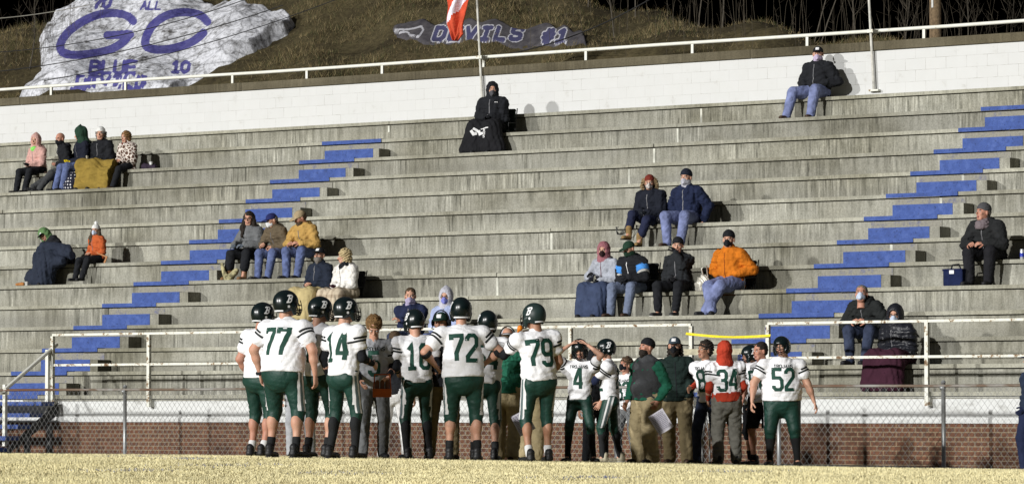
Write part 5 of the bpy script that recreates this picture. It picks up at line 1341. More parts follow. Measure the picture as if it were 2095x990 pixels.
cp = coach('coach in grey shirt and khaki trousers holding a play sheet beside player 79', 1080, 662, 938, 1.88, 150, b=1.05, top=dict(m=GREY, th=.025, n='shirt'), bot=dict(m=KHAKI, th=.035, flare=.012), shoe=BRS, wear=(('short', H_BR),), group='coaches on the sideline', arms=('cross', (.20, .24, -.10)))
player('helmeted player in white jersey 79 facing away left with one arm raised', 1103, 617, 948, 1.93, 203, '79', (32, 6, 0), 1.12, sleeves=(BLK, (0, 1)), arms=((-.24, .26, .05), (.16, .36, .44)), dull=True, elbow=(None, (.5, .6, -.6)), socks='white', skin='tan', gloves=None)

# ---- right cluster
player('player in white jersey 4 pushing his helmet up with both hands', 1186, 694, 943, 1.62, -2, '4', (-4, 24, -6), .92, arms=('top', 'top'), tall=1.57, lean=-3, socks='high', feet=((-.16, .05, 0), (.18, -.08, 0)), toes=(-20, 20), elbow=((-.9, .5, -.2), (.9, .6, -.1)), hip=(0, 0, .92))
FP('person in a black hooded top standing behind player 4', 1218, 700, 940, 1.68, 15, head=(0, 4, 0), top=dict(m=BLK, th=.03, n='hoodie'), bot=dict(m=BLK, th=.025, n='sweatpants'), shoe=SNKW, wear=(('hood', BLK), ), group=GP)
player('helmeted player facing left with bent arm across white jersey and pale cleats', 1248, 688, 945, 1.70, -88, '12', (8, 0, 0), .98, sleeves=(NAVY, (0, 1)), arms=((-.16, .14, -.06), (-.02, .22, .42)), shoe=CLEATW, socks='high', feet=((-.10, .14, 0), (.10, -.10, 0)), elbow=(None, (.3, .4, -.9)))
FP('boy with curly dark hair and chin mask in a white jersey behind the vest coach', 1284, 716, 938, 1.62, -35, head=(-15, -10, 0), b=.88, skin='ruddy', top=dict(kind='jersey', m=JW, num='33', sleeve=.52, th=.010, hem=-.03, under=(BLK, (1, 1))), bot=dict(m=GREY, th=.024, n='sweatpants'), shoe=SNK, wear=(('curly', H_BR), ('mask', BLK)), arms=('down', 'down'), group=GP)
cv = coach('bearded coach in black beanie, charcoal vest and green sleeves holding a play sheet', 1324, 687, 950, 1.67, -52, head=(-14, -8, 0), b=1.25, belly=.06, top=dict(m=GREEN, th=.026, n='shirt', vest=CHAR, hem=-.03), bot=dict(m=KHAKI, th=.045, flare=.022, wr=.008), shoe=SNK, wear=(('beanie', BLK), ('beard', H_DK)), skin='ruddy', group='coaches on the sideline', arms=((-.20, .20, -.08), (.26, .06, -.05)), feet=((-.16, 0, 0), (.16, -.05, 0)))
coach('long-haired coach in white-sided cap, black mask and dark green-shouldered jacket', 1386, 681, 949, 1.76, -12, head=(-4, 2, 0), b=1.1, top=dict(m=c_('black_green_jacket_cloth', (.013, .024, .021)), th=.035, n='jacket', hem=-.05, zip=BLK), bot=dict(m=KHAKID, th=.035, flare=.01), shoe=BRS, wear=(('cap', c_('cap_slate', (.05, .07, .09)), WH), ('nape', H_DK), ('mask', BLK), ('beard', H_DK)), group='coaches on the sideline', arms=('pocket', 'pocket'))
cr_ = FP('dark curly-haired boy with crutches in white jersey left of the red hood', 1450, 690, 950, 1.69, -32, head=(-20, -4, 0), b=.92, skin='tan', top=dict(kind='jersey', m=JW, num='8', sleeve=.52, th=.010, hem=-.03, under=(RED, (1, 0))), bot=dict(m=JEAND, th=.02, n='jeans'), shoe=SNK, wear=(('curly', H_DK), ), arms=((-.24, .10, .16), (.25, .06, .10)), group=GP)
FP('person in red hood and white jersey 34 seen from behind', 1487, 692, 951, 1.66, 183, b=1.08, top=dict(kind='jersey', m=JW, num='34', sleeve=.50, th=.022, hem=.085, bands=True, under=(c_('red_sleeve_cloth', (.40, .045, .022)), (1, 1))), bot=dict(m=c_('heather_grey_sweat', (.15, .145, .125)), th=.036, wr=.009, n='sweatpants', belt=RED), shoe=('cleat', mat('black_cleat', (.015, .015, .016)), mat('white_sole', (.55, .55, .52))), wear=(('hood', RED),), arms=((-.22, .20, .02), (.23, .16, .0)), group=GP)
player('helmeted player facing left behind the bareheaded boy in jersey 50', 1538, 700, 949, 1.64, -80, '40', (0, 4, 0), 1.0, sleeves=(BLK, (1, 1)), arms=('cross', 'down'), bot=dict(m=BLK, th=.012, end=.60, n='football_pants'))
FP('bareheaded dark-haired boy in jersey 50 and black shorts looking left', 1560, 690, 950, 1.69, -28, head=(-36, 4, 0), b=1.1, top=dict(kind='jersey', m=JW, num='50', sleeve=.50, th=.012, hem=-.03), bot=dict(m=BLK, th=.03, end=.46, n='shorts'), socks=dict(m=BLKS, **{'from': .86}), shoe=SNK, wear=(('short', H_DK),), arms=('down', 'down'), skin='ruddy', group=GP, lean=-2)
p52 = player('heavy helmeted player in white jersey 52 facing the camera with bare arms hanging', 1600, 683, 953, 1.72, -4, '52', (-26, -2, -10), 1.6, arms=((-.42, .10, -.05), (.44, .06, -.08)), belly=.045, socks='high', lean=-3, feet=((-.16, -.02, 0), (.20, .0, 0)), elbow=((-.9, -.4, -.2), (.9, -.4, -.2)), sleeve=.45)
FP('official in navy jacket, trousers and gloves cut off by the right edge', 2113, 705, 962, 1.66, -75, b=1.05, top=dict(m=c_('navy_officials_jacket', (.02, .03, .055)), th=.035, n='jacket'), bot=dict(m=NAVY, th=.03), shoe=SNK, wear=(('cap', NAVY),), gloves=NAVY, arms=((-.25, .0, -.05), (.20, .22, -.02)), group='coaches on the sideline')

arm_band(p78, 0, .86, .99, BLKS, .042, 'wristband'); arm_band(p78, 1, .86, .99, BLKS, .042, 'wristband'); arm_band(p78, 0, .46, .60, c_('dark_red_cuff', (.10, .02, .015)), .072, 'sleeve_cuff', False)
arm_band(p77, 1, .90, 1.02, BLKS, .046, 'wristband'); arm_band(p72, 0, -.06, .16, BLKS, .066, 'elbow_pad'); arm_band(p72, 1, -.06, .16, BLKS, .066, 'elbow_pad')
for J in (p77, p72): pass
# ---- spectators
def SIT(label, i, px, rz=0, hip=(0, .20, .10), feet=((-.13, -.28, -RISE), (.13, -.28, -RISE)), **k):
    Y = ty(i); x = at(px, 845.5 - (tz(i) + .15 - CAMP.z) * 7706.5 / 60, Y + .2).x
    z = tz(i); x = None
    # the column of the photo where the hips sit, on this tier
    d = ray(px, 500); t = (Y + .18 - CAMP.y) / d.y; X = (CAMP + d * t).x
    k.setdefault('legpole', ((-.25, -.5, 1), (.25, -.5, 1))); k.setdefault('group', GSP); k.setdefault('vox', .0175)
    k.setdefault('arms', ('lap', 'lap'))
    for q in ('top', 'bot'):
        if k.get(q): k[q].setdefault('vox', .016)
    return person(label, (X, Y, z), rz, hip=hip, feet=feet, **k)
ZIPD = mat('zip_dark', (.004, .004, .005), .5); ZIPG = mat('zip_grey', (.16, .16, .17), .5)
jk = lambda m, **k: dict(m=m, th=k.pop('th', .035), hoodback=k.pop('hoodback', True), zip=k.pop('zip', ZIPG), **k)
pt = lambda m, **k: dict(m=m, th=k.pop('th', .018), **k)
a1 = SIT('woman in pale pink fleece hood at the left end of the blanket group', 2, 76, -8, H=1.62, top=jk(PINK, wr=.007), bot=pt(BLK), shoe=SNK, wear=(('hoodpeak', PINK), ('scarf', c_('lime_collar', (.22, .60, .12)))), gloves=BLK, lean=4, head=(22, 2, 0))
a2 = SIT('balding person in black jacket with covered chin, legs stretched far left', 2, 132, -36, H=1.66, top=jk(BLK), bot=pt(CHAR), feet=((-.10, -.58, -RISE), (.16, -.42, -RISE)), shoe=SNK, wear=(('gaiter', BLK),), lean=12, skin='ruddy', head=(25, 8, 0), arms=('belly', 'belly'), curl=(.9, .9))
a3 = SIT('person in dark green hood turned left wearing bright yellow gloves', 2, 166, -25, H=1.82, top=jk(c_('black_navy_cloth', (.012, .014, .024))), bot=pt(JEAN), shoe=SNK, wear=(('hoodpeak', DGREEN),), lean=3, head=(-38, 14, 0), gloves=c_('yellow_glove_cloth', (.72, .55, .015)), feet=((-.20, -.34, -RISE), (.06, -.30, -RISE)))
a4 = SIT('person in white knitted hat and black coat behind the mustard blanket', 2, 208, 0, H=1.78, top=jk(BLK, th=.04), bot=pt(BLK), shoe=SNK, wear=(('beanie', WHITEK), ('bob', H_GY)), head=(26, -2, 0), arms=('belly', 'belly'))
a5 = SIT('child with brown hair and red hood wrapped in giraffe print fleece', 2, 258, -12, H=1.52, top=jk(GIR, th=.06, n='wrap', wr=.012, hem=-.12, zip=None), bot=pt(BLK), shoe=BRS, wear=(('bob', H_GIN), ('scarf', c_('dark_red_hood', (.14, .015, .02)))), head=(8, 4, 0), arms=('belly', 'belly'), lean=2)
dx = (a5['root'].location.x - a4['root'].location.x)
def ex_a(v): v.cone((-.12, -.12, .10), (dx + .02, -.14, .10), .10, k=.08); v.cone((-.14, -.24, -.1), (dx + .02, -.24, -.08), .12, k=.08); v.cone((-.10, -.28, -.32), (dx - .10, -.28, -.30), .12, k=.08)
drape('blanket', a4, MUST, 'mustard yellow blanket over the laps of white hat and giraffe print', 'blanket', r=.125, extra=ex_a, wr=.026, vox=.016, ani=(.45, .5, 1.5), wf=13)
b = MB(); 
vv = Vox((-.2, -.2, -.02), (.2, .2, .5), .014); vv.cone((-.04, 0, .1), (.05, 0, .28), .13, .11, 1, k=.05); vv.ell((0, 0, .1), (.15, .12, .12), .05); vv.wrinkle(.012, 20, 3); vv.plane((0, 0, .0), (0, 0, -1)); V, F = vv.mesh()
o = mkmesh('blanket', V, F, DOTS); p_ = at(152, 375, ty(3) + .55); o.location = (p_.x, ty(3) + .48, tz(3)); tag(o, 'black blanket with white polka dots bundled left of the mustard blanket', 'blanket')
vv = Vox((-.25, -.2, -.02), (.25, .2, .3), .014); vv.cone((-.12, 0, .06), (.12, .02, .05), .07, .05, k=.03); vv.wrinkle(.01, 30, 6); vv.plane((0, 0, 0), (0, 0, -1)); V, F = vv.mesh()
o = mkmesh('bag', V, F, c_('plum_bag_cloth', (.035, .025, .04))); o.location = (at(306, 335, ty(2) + .3).x, ty(2) + .3, tz(2)); tag(o, 'slumped dark plum bag right of the giraffe print child', 'bag')
def cup(loc, m, label, r=.04, h=.09, name='cup'):
    b = MB(); b.tube([(0, 0, 0), (0, 0, h)], [r * .8, r], 16); o = b.build(name, m, smooth=False); o.location = loc; l = MB(); l.tube([(0, 0, h), (0, 0, h + .008)], r * 1.06, 16); l.build('lid', m, o); return tag(o, label, name)
cup((at(309, 328, ty(2) + .25).x, ty(2) + .25, tz(2) + .09), mat('white_cup', (.7, .7, .7), .5), 'small white cup standing on the dark plum bag', .035, .05)
cup((at(180, 325, ty(2) + .0).x, ty(2) - .02, tz(2) + .16), mat('steel_flask', (.3, .28, .22), .35, .1, metal=.6), 'metal travel mug held between the green hood and white hat', .035, .14, 'mug')

# under the navy quilt, and the child
b1 = SIT('person in black cap and green hood slumped sideways under a navy quilt', 7, 128, -20, H=1.74, top=jk(BLK), bot=pt(BLK), shoe=SNK, wear=(('cap', BLK, WH), ('hood', c_('moss_green_cloth', (.12, .22, .09)))), side=-36, lean=22, head=(20, 20, -35), arms=('belly', 'belly'))
def ex_b(v):
    v.cone((-.22, -.10, .28), (.38, .02, .26), .16, .10, k=.1); v.cone((-.24, -.14, .1), (.25, -.05, .12), .19, .15, k=.1); v.cone((-.30, -.32, -.25), (.10, -.30, -.2), .15, .14, k=.1); v.cone((.34, .0, .24), (.66, .02, .12), .11, .07, k=.08); v.cone((.30, -.16, .05), (.60, -.16, .04), .12, .07, k=.08); v.cone((-.36, -.30, -.30), (.0, -.34, -.3), .10, .10, k=.08)
drape('quilt', b1, NBL, 'large navy blue quilt bundled over a slumped person beside the white pompom hat', 'quilt', r=.15, extra=ex_b, wr=.020, vox=.018, ani=(1, 1, .8), wf=18)
SIT('child in white pompom hat, pale mask and rust orange jacket', 7, 196, -12, H=1.42, top=jk(RUST, th=.035, puff=.005, hem=-.02), bot=pt(BLK), shoe=SNK, feet=((-.10, -.24, -RISE + .08), (.10, -.24, -RISE + .08)), wear=(('pombeanie', WHITEK), ('long', H_BR), ('mask', MASKB)), head=(22, 0, 0), arms=('belly', 'belly'))
b = MB(); b.box(-.16, .16, -.012, .012, .11, .135); b.box(-.16, -.13, -.012, .012, 0, .11); b.box(.13, .16, -.012, .012, 0, .11); o = b.build('clutch_bag', mat('tan_leather', (.36, .15, .04), .5)); o.rotation_euler = (0, R(22), R(20)); o.location = (at(196, 530, ty(7) + .0).x, ty(7) + .05, tz(7) + .06)
tag(o, 'tan leather strap frame standing below the orange-jacketed child', 'bag')
vv = Vox((-.2, -.1, -.01), (.2, .1, .12), .012); vv.cone((-.11, 0, .03), (.04, 0, .035), .03, .035, k=.02); vv.wrinkle(.005, 40, 6); V, F = vv.mesh(); o = mkmesh('bundle', V, F, mat('tan_leather', (.36, .15, .04))); o.location = (at(44, 577, ty(8) + .2).x, ty(8) + .2, tz(8)); tag(o, 'small orange-brown bundle lying on the tier left of the navy quilt', 'bundle')
cup((at(55, 577, ty(8) + .15).x, ty(8) + .15, tz(8)), mat('clear_cup', (.5, .5, .48), .3), 'small clear cup at the foot of the navy quilt', .03, .07)

# trio in the left aisle and the couple below
c1_ = SIT('long-haired woman with glasses, grey and black jacket and sheepskin-topped boots', 7, 518, -6, H=1.74, top=jk(GREY, th=.045, n='jacket', wr=.006, puff=.004), bot=pt(BLK, th=.026, end=.80), shoe=('boot', mat('brown_suede', (.20, .11, .05), .9), mat('dark_sole', (.03, .03, .03))), wear=(('long', H_DK), ('glasses', BLK)), lean=8, head=(26, 2, 0), gloves=c_('grey_glove_cloth', (.11, .13, .16)), arms=('knee', 'knee'), feet=((-.17, -.30, -RISE), (.17, -.26, -RISE)))
for i in (0, 1):
    a = c1_['an'][i] * .45 + c1_['kn'][i] * .55; vv = Vox(a - .12, a + .12, .011); vv.ell(a, (.075, .075, .028), 0); vv.wrinkle(.006, 60, 3); V, F = vv.mesh(); mkmesh('boot_cuff', V, F, c_('sheepskin', (.55, .46, .36)), c1_['root'])
SIT('man in navy cap, white mask and brown jacket leaning forward', 7, 575, -8, H=1.74, top=jk(BROWN), bot=pt(JEAN), shoe=SNK, wear=(('cap', c_('navy_cap_cloth', (.02, .025, .10))), ('mask', c_('white_mask_cloth', (.75, .76, .78))), ('short', H_GY)), lean=22, head=(-16, 18, 0), arms=('knee', 'lap'), curl=(.9, .9))
SIT('bearded man in tan cap and mustard canvas coat looking down to the side', 7, 632, -4, H=1.80, b=1.1, top=jk(TAN, th=.045, hoodback=True), bot=pt(JEAN), shoe=SNK, wear=(('cap', c_('tan_cap_cloth', (.36, .28, .17))), ('beard', H_BR), ('short', H_BR)), lean=20, head=(-25, 30, 10), arms=('knee', 'knee'), skin='ruddy')
d1_ = SIT('man in black cap and glasses in dark navy jacket under a tan blanket', 9, 648, -6, H=1.78, hip=(0, .22, .12), top=jk(c_('dark_navy_jacket', (.018, .024, .04)), collar=True), bot=pt(BLK), shoe=SNK, wear=(('cap', BLK, WH), ('glasses', BLK), ('beard', H_GY)), head=(14, -4, 0), arms=('belly', 'belly'), lean=-4, curl=(.9, .9))
drape('blanket', d1_, TANB, 'plain tan blanket over the lap of the man in black cap', 'blanket', r=.115, wr=.010, sides=.05)
d2_ = SIT('curly blond woman in white coat and black scarf turned to her companion', 9, 706, -10, H=1.68, hip=(0, .22, .12), top=jk(CREAM, th=.045), bot=pt(BLK), shoe=SNK, wear=(('bob', H_BL), ('scarf', BLK)), head=(-55, 4, 0), gloves=c_('maroon_glove_cloth', (.05, .015, .025)), lean=3)
drape('blanket', d2_, PLAID, 'brown and cream plaid blanket over the lap of the white-coated woman', 'blanket', r=.12, wr=.014, sides=.06)
def seat_chair(i, px, label, dz=0, rz=0, m=None):
    X = at(px, 500, ty(i) + .3).x; e = tag(empty('stadium_chair', (X, ty(i) + .30, tz(i)), R(rz)), label, 'chair', 'folding stadium chairs'); m = m or mat('black_chair_canvas', (.014, .015, .016), .8, .2, 8)
    vv = Vox((-.3, -.3, -.05), (.3, .35, .7), .02); vv.cone((-.19, -.02, .05), (.19, -.02, .05), .03, k=0); vv.cone((-.19, .1, .05), (.19, .1, .05), .03, k=.05); vv.cone((-.19, -.12, .05), (.19, -.12, .05), .03, k=.05); V, F = vv.mesh(); mkmesh('seat', V, F, m, e)
    vv = Vox((-.3, -.1, 0), (.3, .4, .75), .02)
    for z in np.linspace(.10, .46, 6): vv.cone((-.19, .18 + z * .2, z), (.19, .18 + z * .2, z), .035, k=.04)
    V, F = vv.mesh(); mkmesh('backrest', V, F, m, e)
    b = MB(); ms = mat('dark_steel', (.03, .03, .03))
    for s in (-1, 1): b.tube([(s * .235, -.15, .02), (s * .235, .17, .02), (s * .235, .30, .50)], .011, 6); b.tube([(s * .235, -.14, .02), (s * .235, -.12, .20), (s * .235, .22, .22)], .010, 6)
    b.tube([(-.235, -.15, .02), (.235, -.15, .02)], .01, 6); b.tube([(-.235, .17, .02), (.235, .17, .02)], .01, 6); b.build('frame', ms, e); return e
seat_chair(9, 706, 'black stadium chair under the woman in the white coat', rz=-8)
seat_chair(9, 655, 'black stadium chair under the man with the tan blanket', rz=-4)
SIT('dark-haired man in navy hoodie with lilac neck gaiter and folded arms', 11, 848, 18, H=1.82, hip=(0, .2, .12), b=1.15, top=jk(NAVY, n='hoodie', hoodback=True), bot=pt(JEAND), shoe=SNK, wear=(('short', H_BR), ('gaiter', LILAC)), arms=('cross', 'cross'), head=(12, 2, 0))
SIT('person in pale blue hooded top and lilac mask behind player 72', 11, 918, 10, H=1.76, hip=(0, .2, .12), top=jk(LBLUE, n='hoodie'), bot=pt(JEAN), shoe=SNK, wear=(('hoodpeak', c_('pale_hood_cloth', (.48, .48, .54))), ('mask', c_('violet_mask', (.22, .24, .62))), ('glasses', BLK)), head=(10, 4, 0))
vv = Vox((-.1, -.1, 0), (.1, .1, .3), .012); vv.cone((0, 0, .05), (0, 0, .12), .05, .03, k=.01); V, F = vv.mesh(); o = mkmesh('bottle', V, F, mat('blue_plastic', (.05, .12, .55), .4)); o.location = (at(1003, 655, ty(11) + .1).x, ty(11) + .1, tz(11) - .02); tag(o, 'blue plastic bottle standing on a tier behind player 72', 'bottle')

# man alone in the chair under the flag pole
f_ = SIT('man in black hooded jacket and grey gaiter alone below the flag pole', 1, 1010, 14, H=1.84, b=1.15, hip=(0, .22, .16), top=jk(BLK, th=.05, puff=.004), bot=pt(BLK), shoe=SNK, wear=(('hood', BLK), ('gaiter', c_('grey_gaiter', (.09, .09, .10)))), gloves=BLK, arms=('belly', 'belly'), lean=-3, head=(22, 0, 0))
bl = drape('blanket', f_, c_('black_fleece', (.012, .012, .014)), 'black blanket with a white emblem draped from the lone hooded man to the tier', 'blanket', r=.135, wr=.018, sides=.22, lap=.02, vox=.017)
bvb = bvh_of(bl)
def place_b(x, y):
    h = bvb.ray_cast(Vector((x - .02, -1.2, y + .03)), Vector((.0, 1, -.12)).normalized()); return None if h[0] is None else h[0] + Vector((0, -.006, .002))
em = [ribbon(p, wd, .01) for p, wd in (([(-.17, .10), (-.12, .03), (-.06, .05)], .055), ([(-.02, .10), (.0, .03), (.06, .05)], .05), ([(-.13, .14), (-.06, .10), (-.01, .06)], .045), ([(.02, .12), (.12, .15), (.17, .15)], .018))]
strips_mesh('emblem', em, place_b, mat('emblem_white', (.7, .7, .7), .8), bl)
ss = text_strips('UNDER', .035, .009, .3, .01); strips_mesh('lettering', [[tuple(np.array([q[1] * -1 + .10, q[0] + .04]) for q in r) for r in s_] for s_ in ss], place_b, mat('emblem_white', (.7, .7, .7)), bl)
def lone():
    tb = f_['tbv']; T = f_['T']; Fw = f_['Fw']
    pl_ = lambda x, y: (lambda h: None if h[0] is None else h[0] + Vector(Fw * .004))(tb.ray_cast(Vector(T(x, .8, y)), Vector(-Fw)))
    strips_mesh('chest_emblem', [ribbon([(.10, .40), (.10, .42)], .01, .01), ribbon([(.14, .40), (.14, .42)], .01, .01), ribbon([(.10, .41), (.14, .41)], .008, .01)], pl_, mat('emblem_white', (.7, .7, .7)), f_['top'])
lone()
seat_chair(1, 1022, 'dark green-black stadium chair under the lone hooded man', rz=12, m=mat('dark_green_canvas', (.015, .025, .018), .8))
SIT('man in black jacket, cap and white patterned gaiter alone at the wall top right', 0, 1672, 0, H=1.88, b=1.15, hip=(0, .22, .11), top=jk(BLK, th=.045), bot=pt(JEANL, th=.026), shoe=BRS, wear=(('cap', BLK, WH), ('gaiter', c_('pale_patterned_gaiter', (.52, .44, .60)))), arms=('pocket', 'pocket'), head=(22, 0, 0), feet=((-.30, -.36, -RISE), (.16, -.30, -RISE)), lean=-4)
b = MB(); b.box(-.2, .2, -.02, .28, 0, .035); o = b.build('seat_cushion', mat('white_vinyl', (.55, .55, .55), .5)); o.location = (at(1665, 190, ty(0) + .1).x, ty(0) + .02, tz(0) + .002); tag(o, 'thin white seat cushion under the lone man at the wall', 'cushion')

# pair upper right of centre
SIT('person in maroon striped beanie, fur-trimmed black parka and tan boots', 6, 1336, 4, H=1.70, top=jk(c_('black_parka', (.012, .014, .022)), th=.060, wr=.008), bot=pt(c_('dark_navy_leggings', (.018, .022, .05)), end=.80), shoe=TANBOOT,  wear=(('beanie', c_('maroon_knit', (.17, .03, .02))), ('fur', FUR), ('mask', SKULL), ('nape', H_DK)), head=(22, 2, 0), gloves=c_('dark_grey_glove', (.03, .035, .045)), lean=5, feet=((-.16, -.38, -RISE + .14), (.03, -.34, -RISE + .02)))
SIT('man in black beanie, navy quilted jacket and faded jeans beside the parka', 6, 1408, 2, H=1.86, b=1.1, top=jk(c_('navy_puffer', (.014, .02, .05)), th=.04, puff=.006), bot=pt(JEANL, th=.022), shoe=BRS, wear=(('beanie', c_('dark_navy_knit', (.015, .018, .03))), ('gaiter', c_('pale_grey_gaiter', (.48, .48, .54)))), head=(4, 2, 0), arms=('pocket', (.30, .02, -.06)))
def straps():
    b = MB(); g = random.Random(2)
    for k in range(4): b.tube([(.0 + .02 * math.sin(t * 3 + k), .0, .02 + .16 * math.sin(t)) if False else (-.16 + .12 * math.cos(t + k * .3) + .02 * k, -.02 * k, .12 - .16 * math.sin(t)) for t in np.linspace(-.3, 3.0, 12)], .006, 5)
    b.tube([(-.02, 0, .3), (.0, 0, .1), (-.04, 0, -.08)], .02, 6)
    o = b.build('camera_strap', mat('grey_black_strap', (.05, .05, .05), .8, .5, 30), smooth=True); p_ = at(1288, 470, ty(6) - .12); o.location = (p_.x, ty(6) - .12, tz(6) - .12); tag(o, 'dark looped strap hanging over the tier edge left of the tan boots', 'strap')
straps()
vv = Vox((-.2, -.2, -.02), (.2, .2, .3), .014); vv.ell((0, 0, .08), (.12, .09, .08), 0); vv.wrinkle(.008, 40, 1); V, F = vv.mesh(); o = mkmesh('bag', V, F, mat('black_patent', (.015, .015, .018), .35, .3)); o.location = (at(1352, 450, ty(6) - .02).x, ty(6) + .04, tz(6)); tag(o, 'small black bag on the tier between the parka and the quilted jacket', 'bag')

# row of four
i1 = SIT('person in mauve hood, black mask and pale grey jacket under a dark blue blanket', 9, 1240, -2, H=1.66, top=jk(c_('pale_grey_jacket', (.36, .38, .43)), zip=c_('dark_red_zip', (.10, .02, .03))), bot=pt(BLK), shoe=SNK, wear=(('hood', MAUVE), ('mask', c_('dark_brown_mask', (.03, .015, .015)))), gloves=BLK, lean=4, arms=((-.16, .30, .26), 'lap'), head=(20, 4, 0))
drape('blanket', i1, DBLUE, 'dark blue blanket wrapped round the legs of the mauve-hooded person', 'blanket', r=.115, wr=.014, sides=.03)
i2 = SIT('person in dark green cap and black jacket with bright blue sleeve panels', 9, 1300, -4, H=1.76, b=1.08, top=jk(BLK, th=.045, hoodback=True, zip=WH), bot=pt(c_('grey_blue_trousers', (.14, .17, .25))), shoe=BRS, wear=(('cap', DGREEN), ('gaiter', DGREEN)), lean=14, head=(-10, 22, 0), gloves=BLK, arms=('lap', 'knee'), feet=((-.15, -.30, -RISE), (.17, -.28, -RISE)))
for i, s in ((0, -1), (1, 1)):
    for (t0, t1, mt, rr) in ((.20, .62, c_('bright_blue_panel', (.06, .24, .62)), .106), (.62, .78, c_('silver_panel', (.42, .42, .40)), .103)):
        sh_, el_ = i2['sh'][i], i2['el'][i]; a = sh_ * (1 - t0) + el_ * t0; c = sh_ * (1 - t1) + el_ * t1; u = (c - a) / np.linalg.norm(c - a)
        vv = Vox(np.minimum(a, c) - .16, np.maximum(a, c) + .16, .014); vv.cone(a, c, rr, rr * .97, k=0); vv.plane(a, -u); vv.plane(c, u); V, F = vv.mesh(); mkmesh('sleeve_panel', V, F, mt, i2['top'])
seat_chair(9, 1306, 'black stadium chair under the person with blue sleeve panels')
SIT('person in black beanie and black jacket lifting a drink to the mouth', 9, 1392, 2, H=1.76, top=jk(c_('black_shell', (.02, .022, .025)), th=.035), bot=pt(BLK, end=.94), shoe=SNKW, wear=(('beanie', BLK),), gloves=GLV, lean=2, arms=('belly', 'face'), head=(22, 2, 0), elbow=(None, (.4, .6, -.6)), feet=((-.15, -.26, -RISE), (.16, -.24, -RISE)))
SIT('man in orange jacket, black beanie and mask with crossed ankles', 9, 1494, -2, H=1.88, b=1.08, hip=(0, .2, .13), top=jk(ORANGE, th=.042, wr=.008, zip=c_('orange_dark_zip', (.25, .06, .01))), bot=pt(JEANL, th=.03), shoe=SNK, wear=(('beanie', BLK), ('mask', BLK)), arms=('pocket', 'pocket'), head=(18, 2, 0), feet=((.04, -.42, -RISE), (-.12, -.34, -RISE)), toes=(30, -30), legpole=((-.6, -.4, 1), (.6, -.4, 1)))
seat_chair(9, 1506, 'black stadium chair with arms under the man in orange jacket')
b = MB(); 
vv = Vox((-.25, -.15, -.02), (.25, .15, .5), .014); vv.cone((-.03, 0, .06), (.04, 0, .16), .09, .10, .5, k=.03); vv.wrinkle(.012, 30, 8); V, F = vv.mesh(); o = mkmesh('bag', V, F, mat('silver_fabric', (.5, .48, .42), .5, .35, 12, metal=.5)); o.location = (at(1437, 580, ty(9) + .05).x, ty(9) + .02, tz(9)); hb = MB(); hb.tube([(.03, 0, .24), (.0, 0, .36), (.10, 0, .40), (.12, 0, .22)], .012, 6); hb.build('handle', mat('silver_fabric', (.5, .48, .42)), o, True)
tag(o, 'shiny silver bag on the tier left of the man in orange', 'bag')

# right-hand man with the navy bag
SIT('man in grey knit hat and black coat sitting beside a navy bag', 8, 2026, -4, H=1.86, b=1.12, top=jk(c_('black_wool_coat', (.018, .019, .02)), th=.05, hoodback=True), bot=pt(c_('black_jeans', (.014, .014, .017)), th=.024), shoe=SNK, wear=(('beanie', c_('grey_striped_knit', (.07, .07, .075))), ('scarf', c_('grey_pink_scarf', (.16, .13, .14))), ('short', H_GY)), lean=16, head=(-22, -6, 0), arms=('knee', 'knee'), skin='ruddy', feet=((-.06, -.34, -RISE), (.20, -.22, -RISE)))
e = tag(empty('tote_bag', (at(1958, 560, ty(9) + .45).x, ty(9) + .40, tz(9))), 'navy blue insulated bag with white tag at the feet of the grey hat man', 'bag')
b = MB(); b.box(-.17, .17, -.10, .10, 0, .27); o = b.build('body', c_('navy_nylon', (.010, .016, .055)), e); bv_ = o.modifiers.new('bevel', 'BEVEL'); bv_.width = .025; bv_.segments = 3
b = MB(); b.box(-.172, .172, -.104, .104, .235, .265); b.build('lid_band', c_('navy_trim', (.008, .012, .05)), e)
b = MB(); b.tube([(-.08, 0, .25), (-.05, 0, .33), (.06, 0, .34), (.10, 0, .25)], .012, 6); b.build('handle', BLK, e, True); b = MB(); b.box(-.05, .03, -.109, -.1045, .19, .245); b.build('tag', WH, e)
b = MB(); b.tube([(0, 0, 0), (0, 0, .005), (0, 0, .15), (0, 0, .158)], [.026, .031, .031, .025], 18); o = b.build('drink_can', mat('silver_can', (.6, .62, .66), .35, .1, metal=.5), smooth=True); o.location = (at(2091, 515, ty(8) + .12).x, ty(8) + .12, tz(8)); c2 = MB(); c2.tube([(0, 0, .04), (0, 0, .10)], .0322, 18, cap=False); c2.build('can_band', mat('can_blue', (.03, .05, .4), .4), o, True); tag(o, 'silver and blue drink can standing on the tier at right edge', 'can')
b = MB(); b.box(-.12, .12, -.05, .05, 0, .018); o = b.build('booklet', BLK); o.location = (at(1958, 530, ty(8) + .05).x, ty(8) + .06, tz(8) + .001); tag(o, 'flat dark booklet lying on the tier left of the grey hat man', 'booklet')

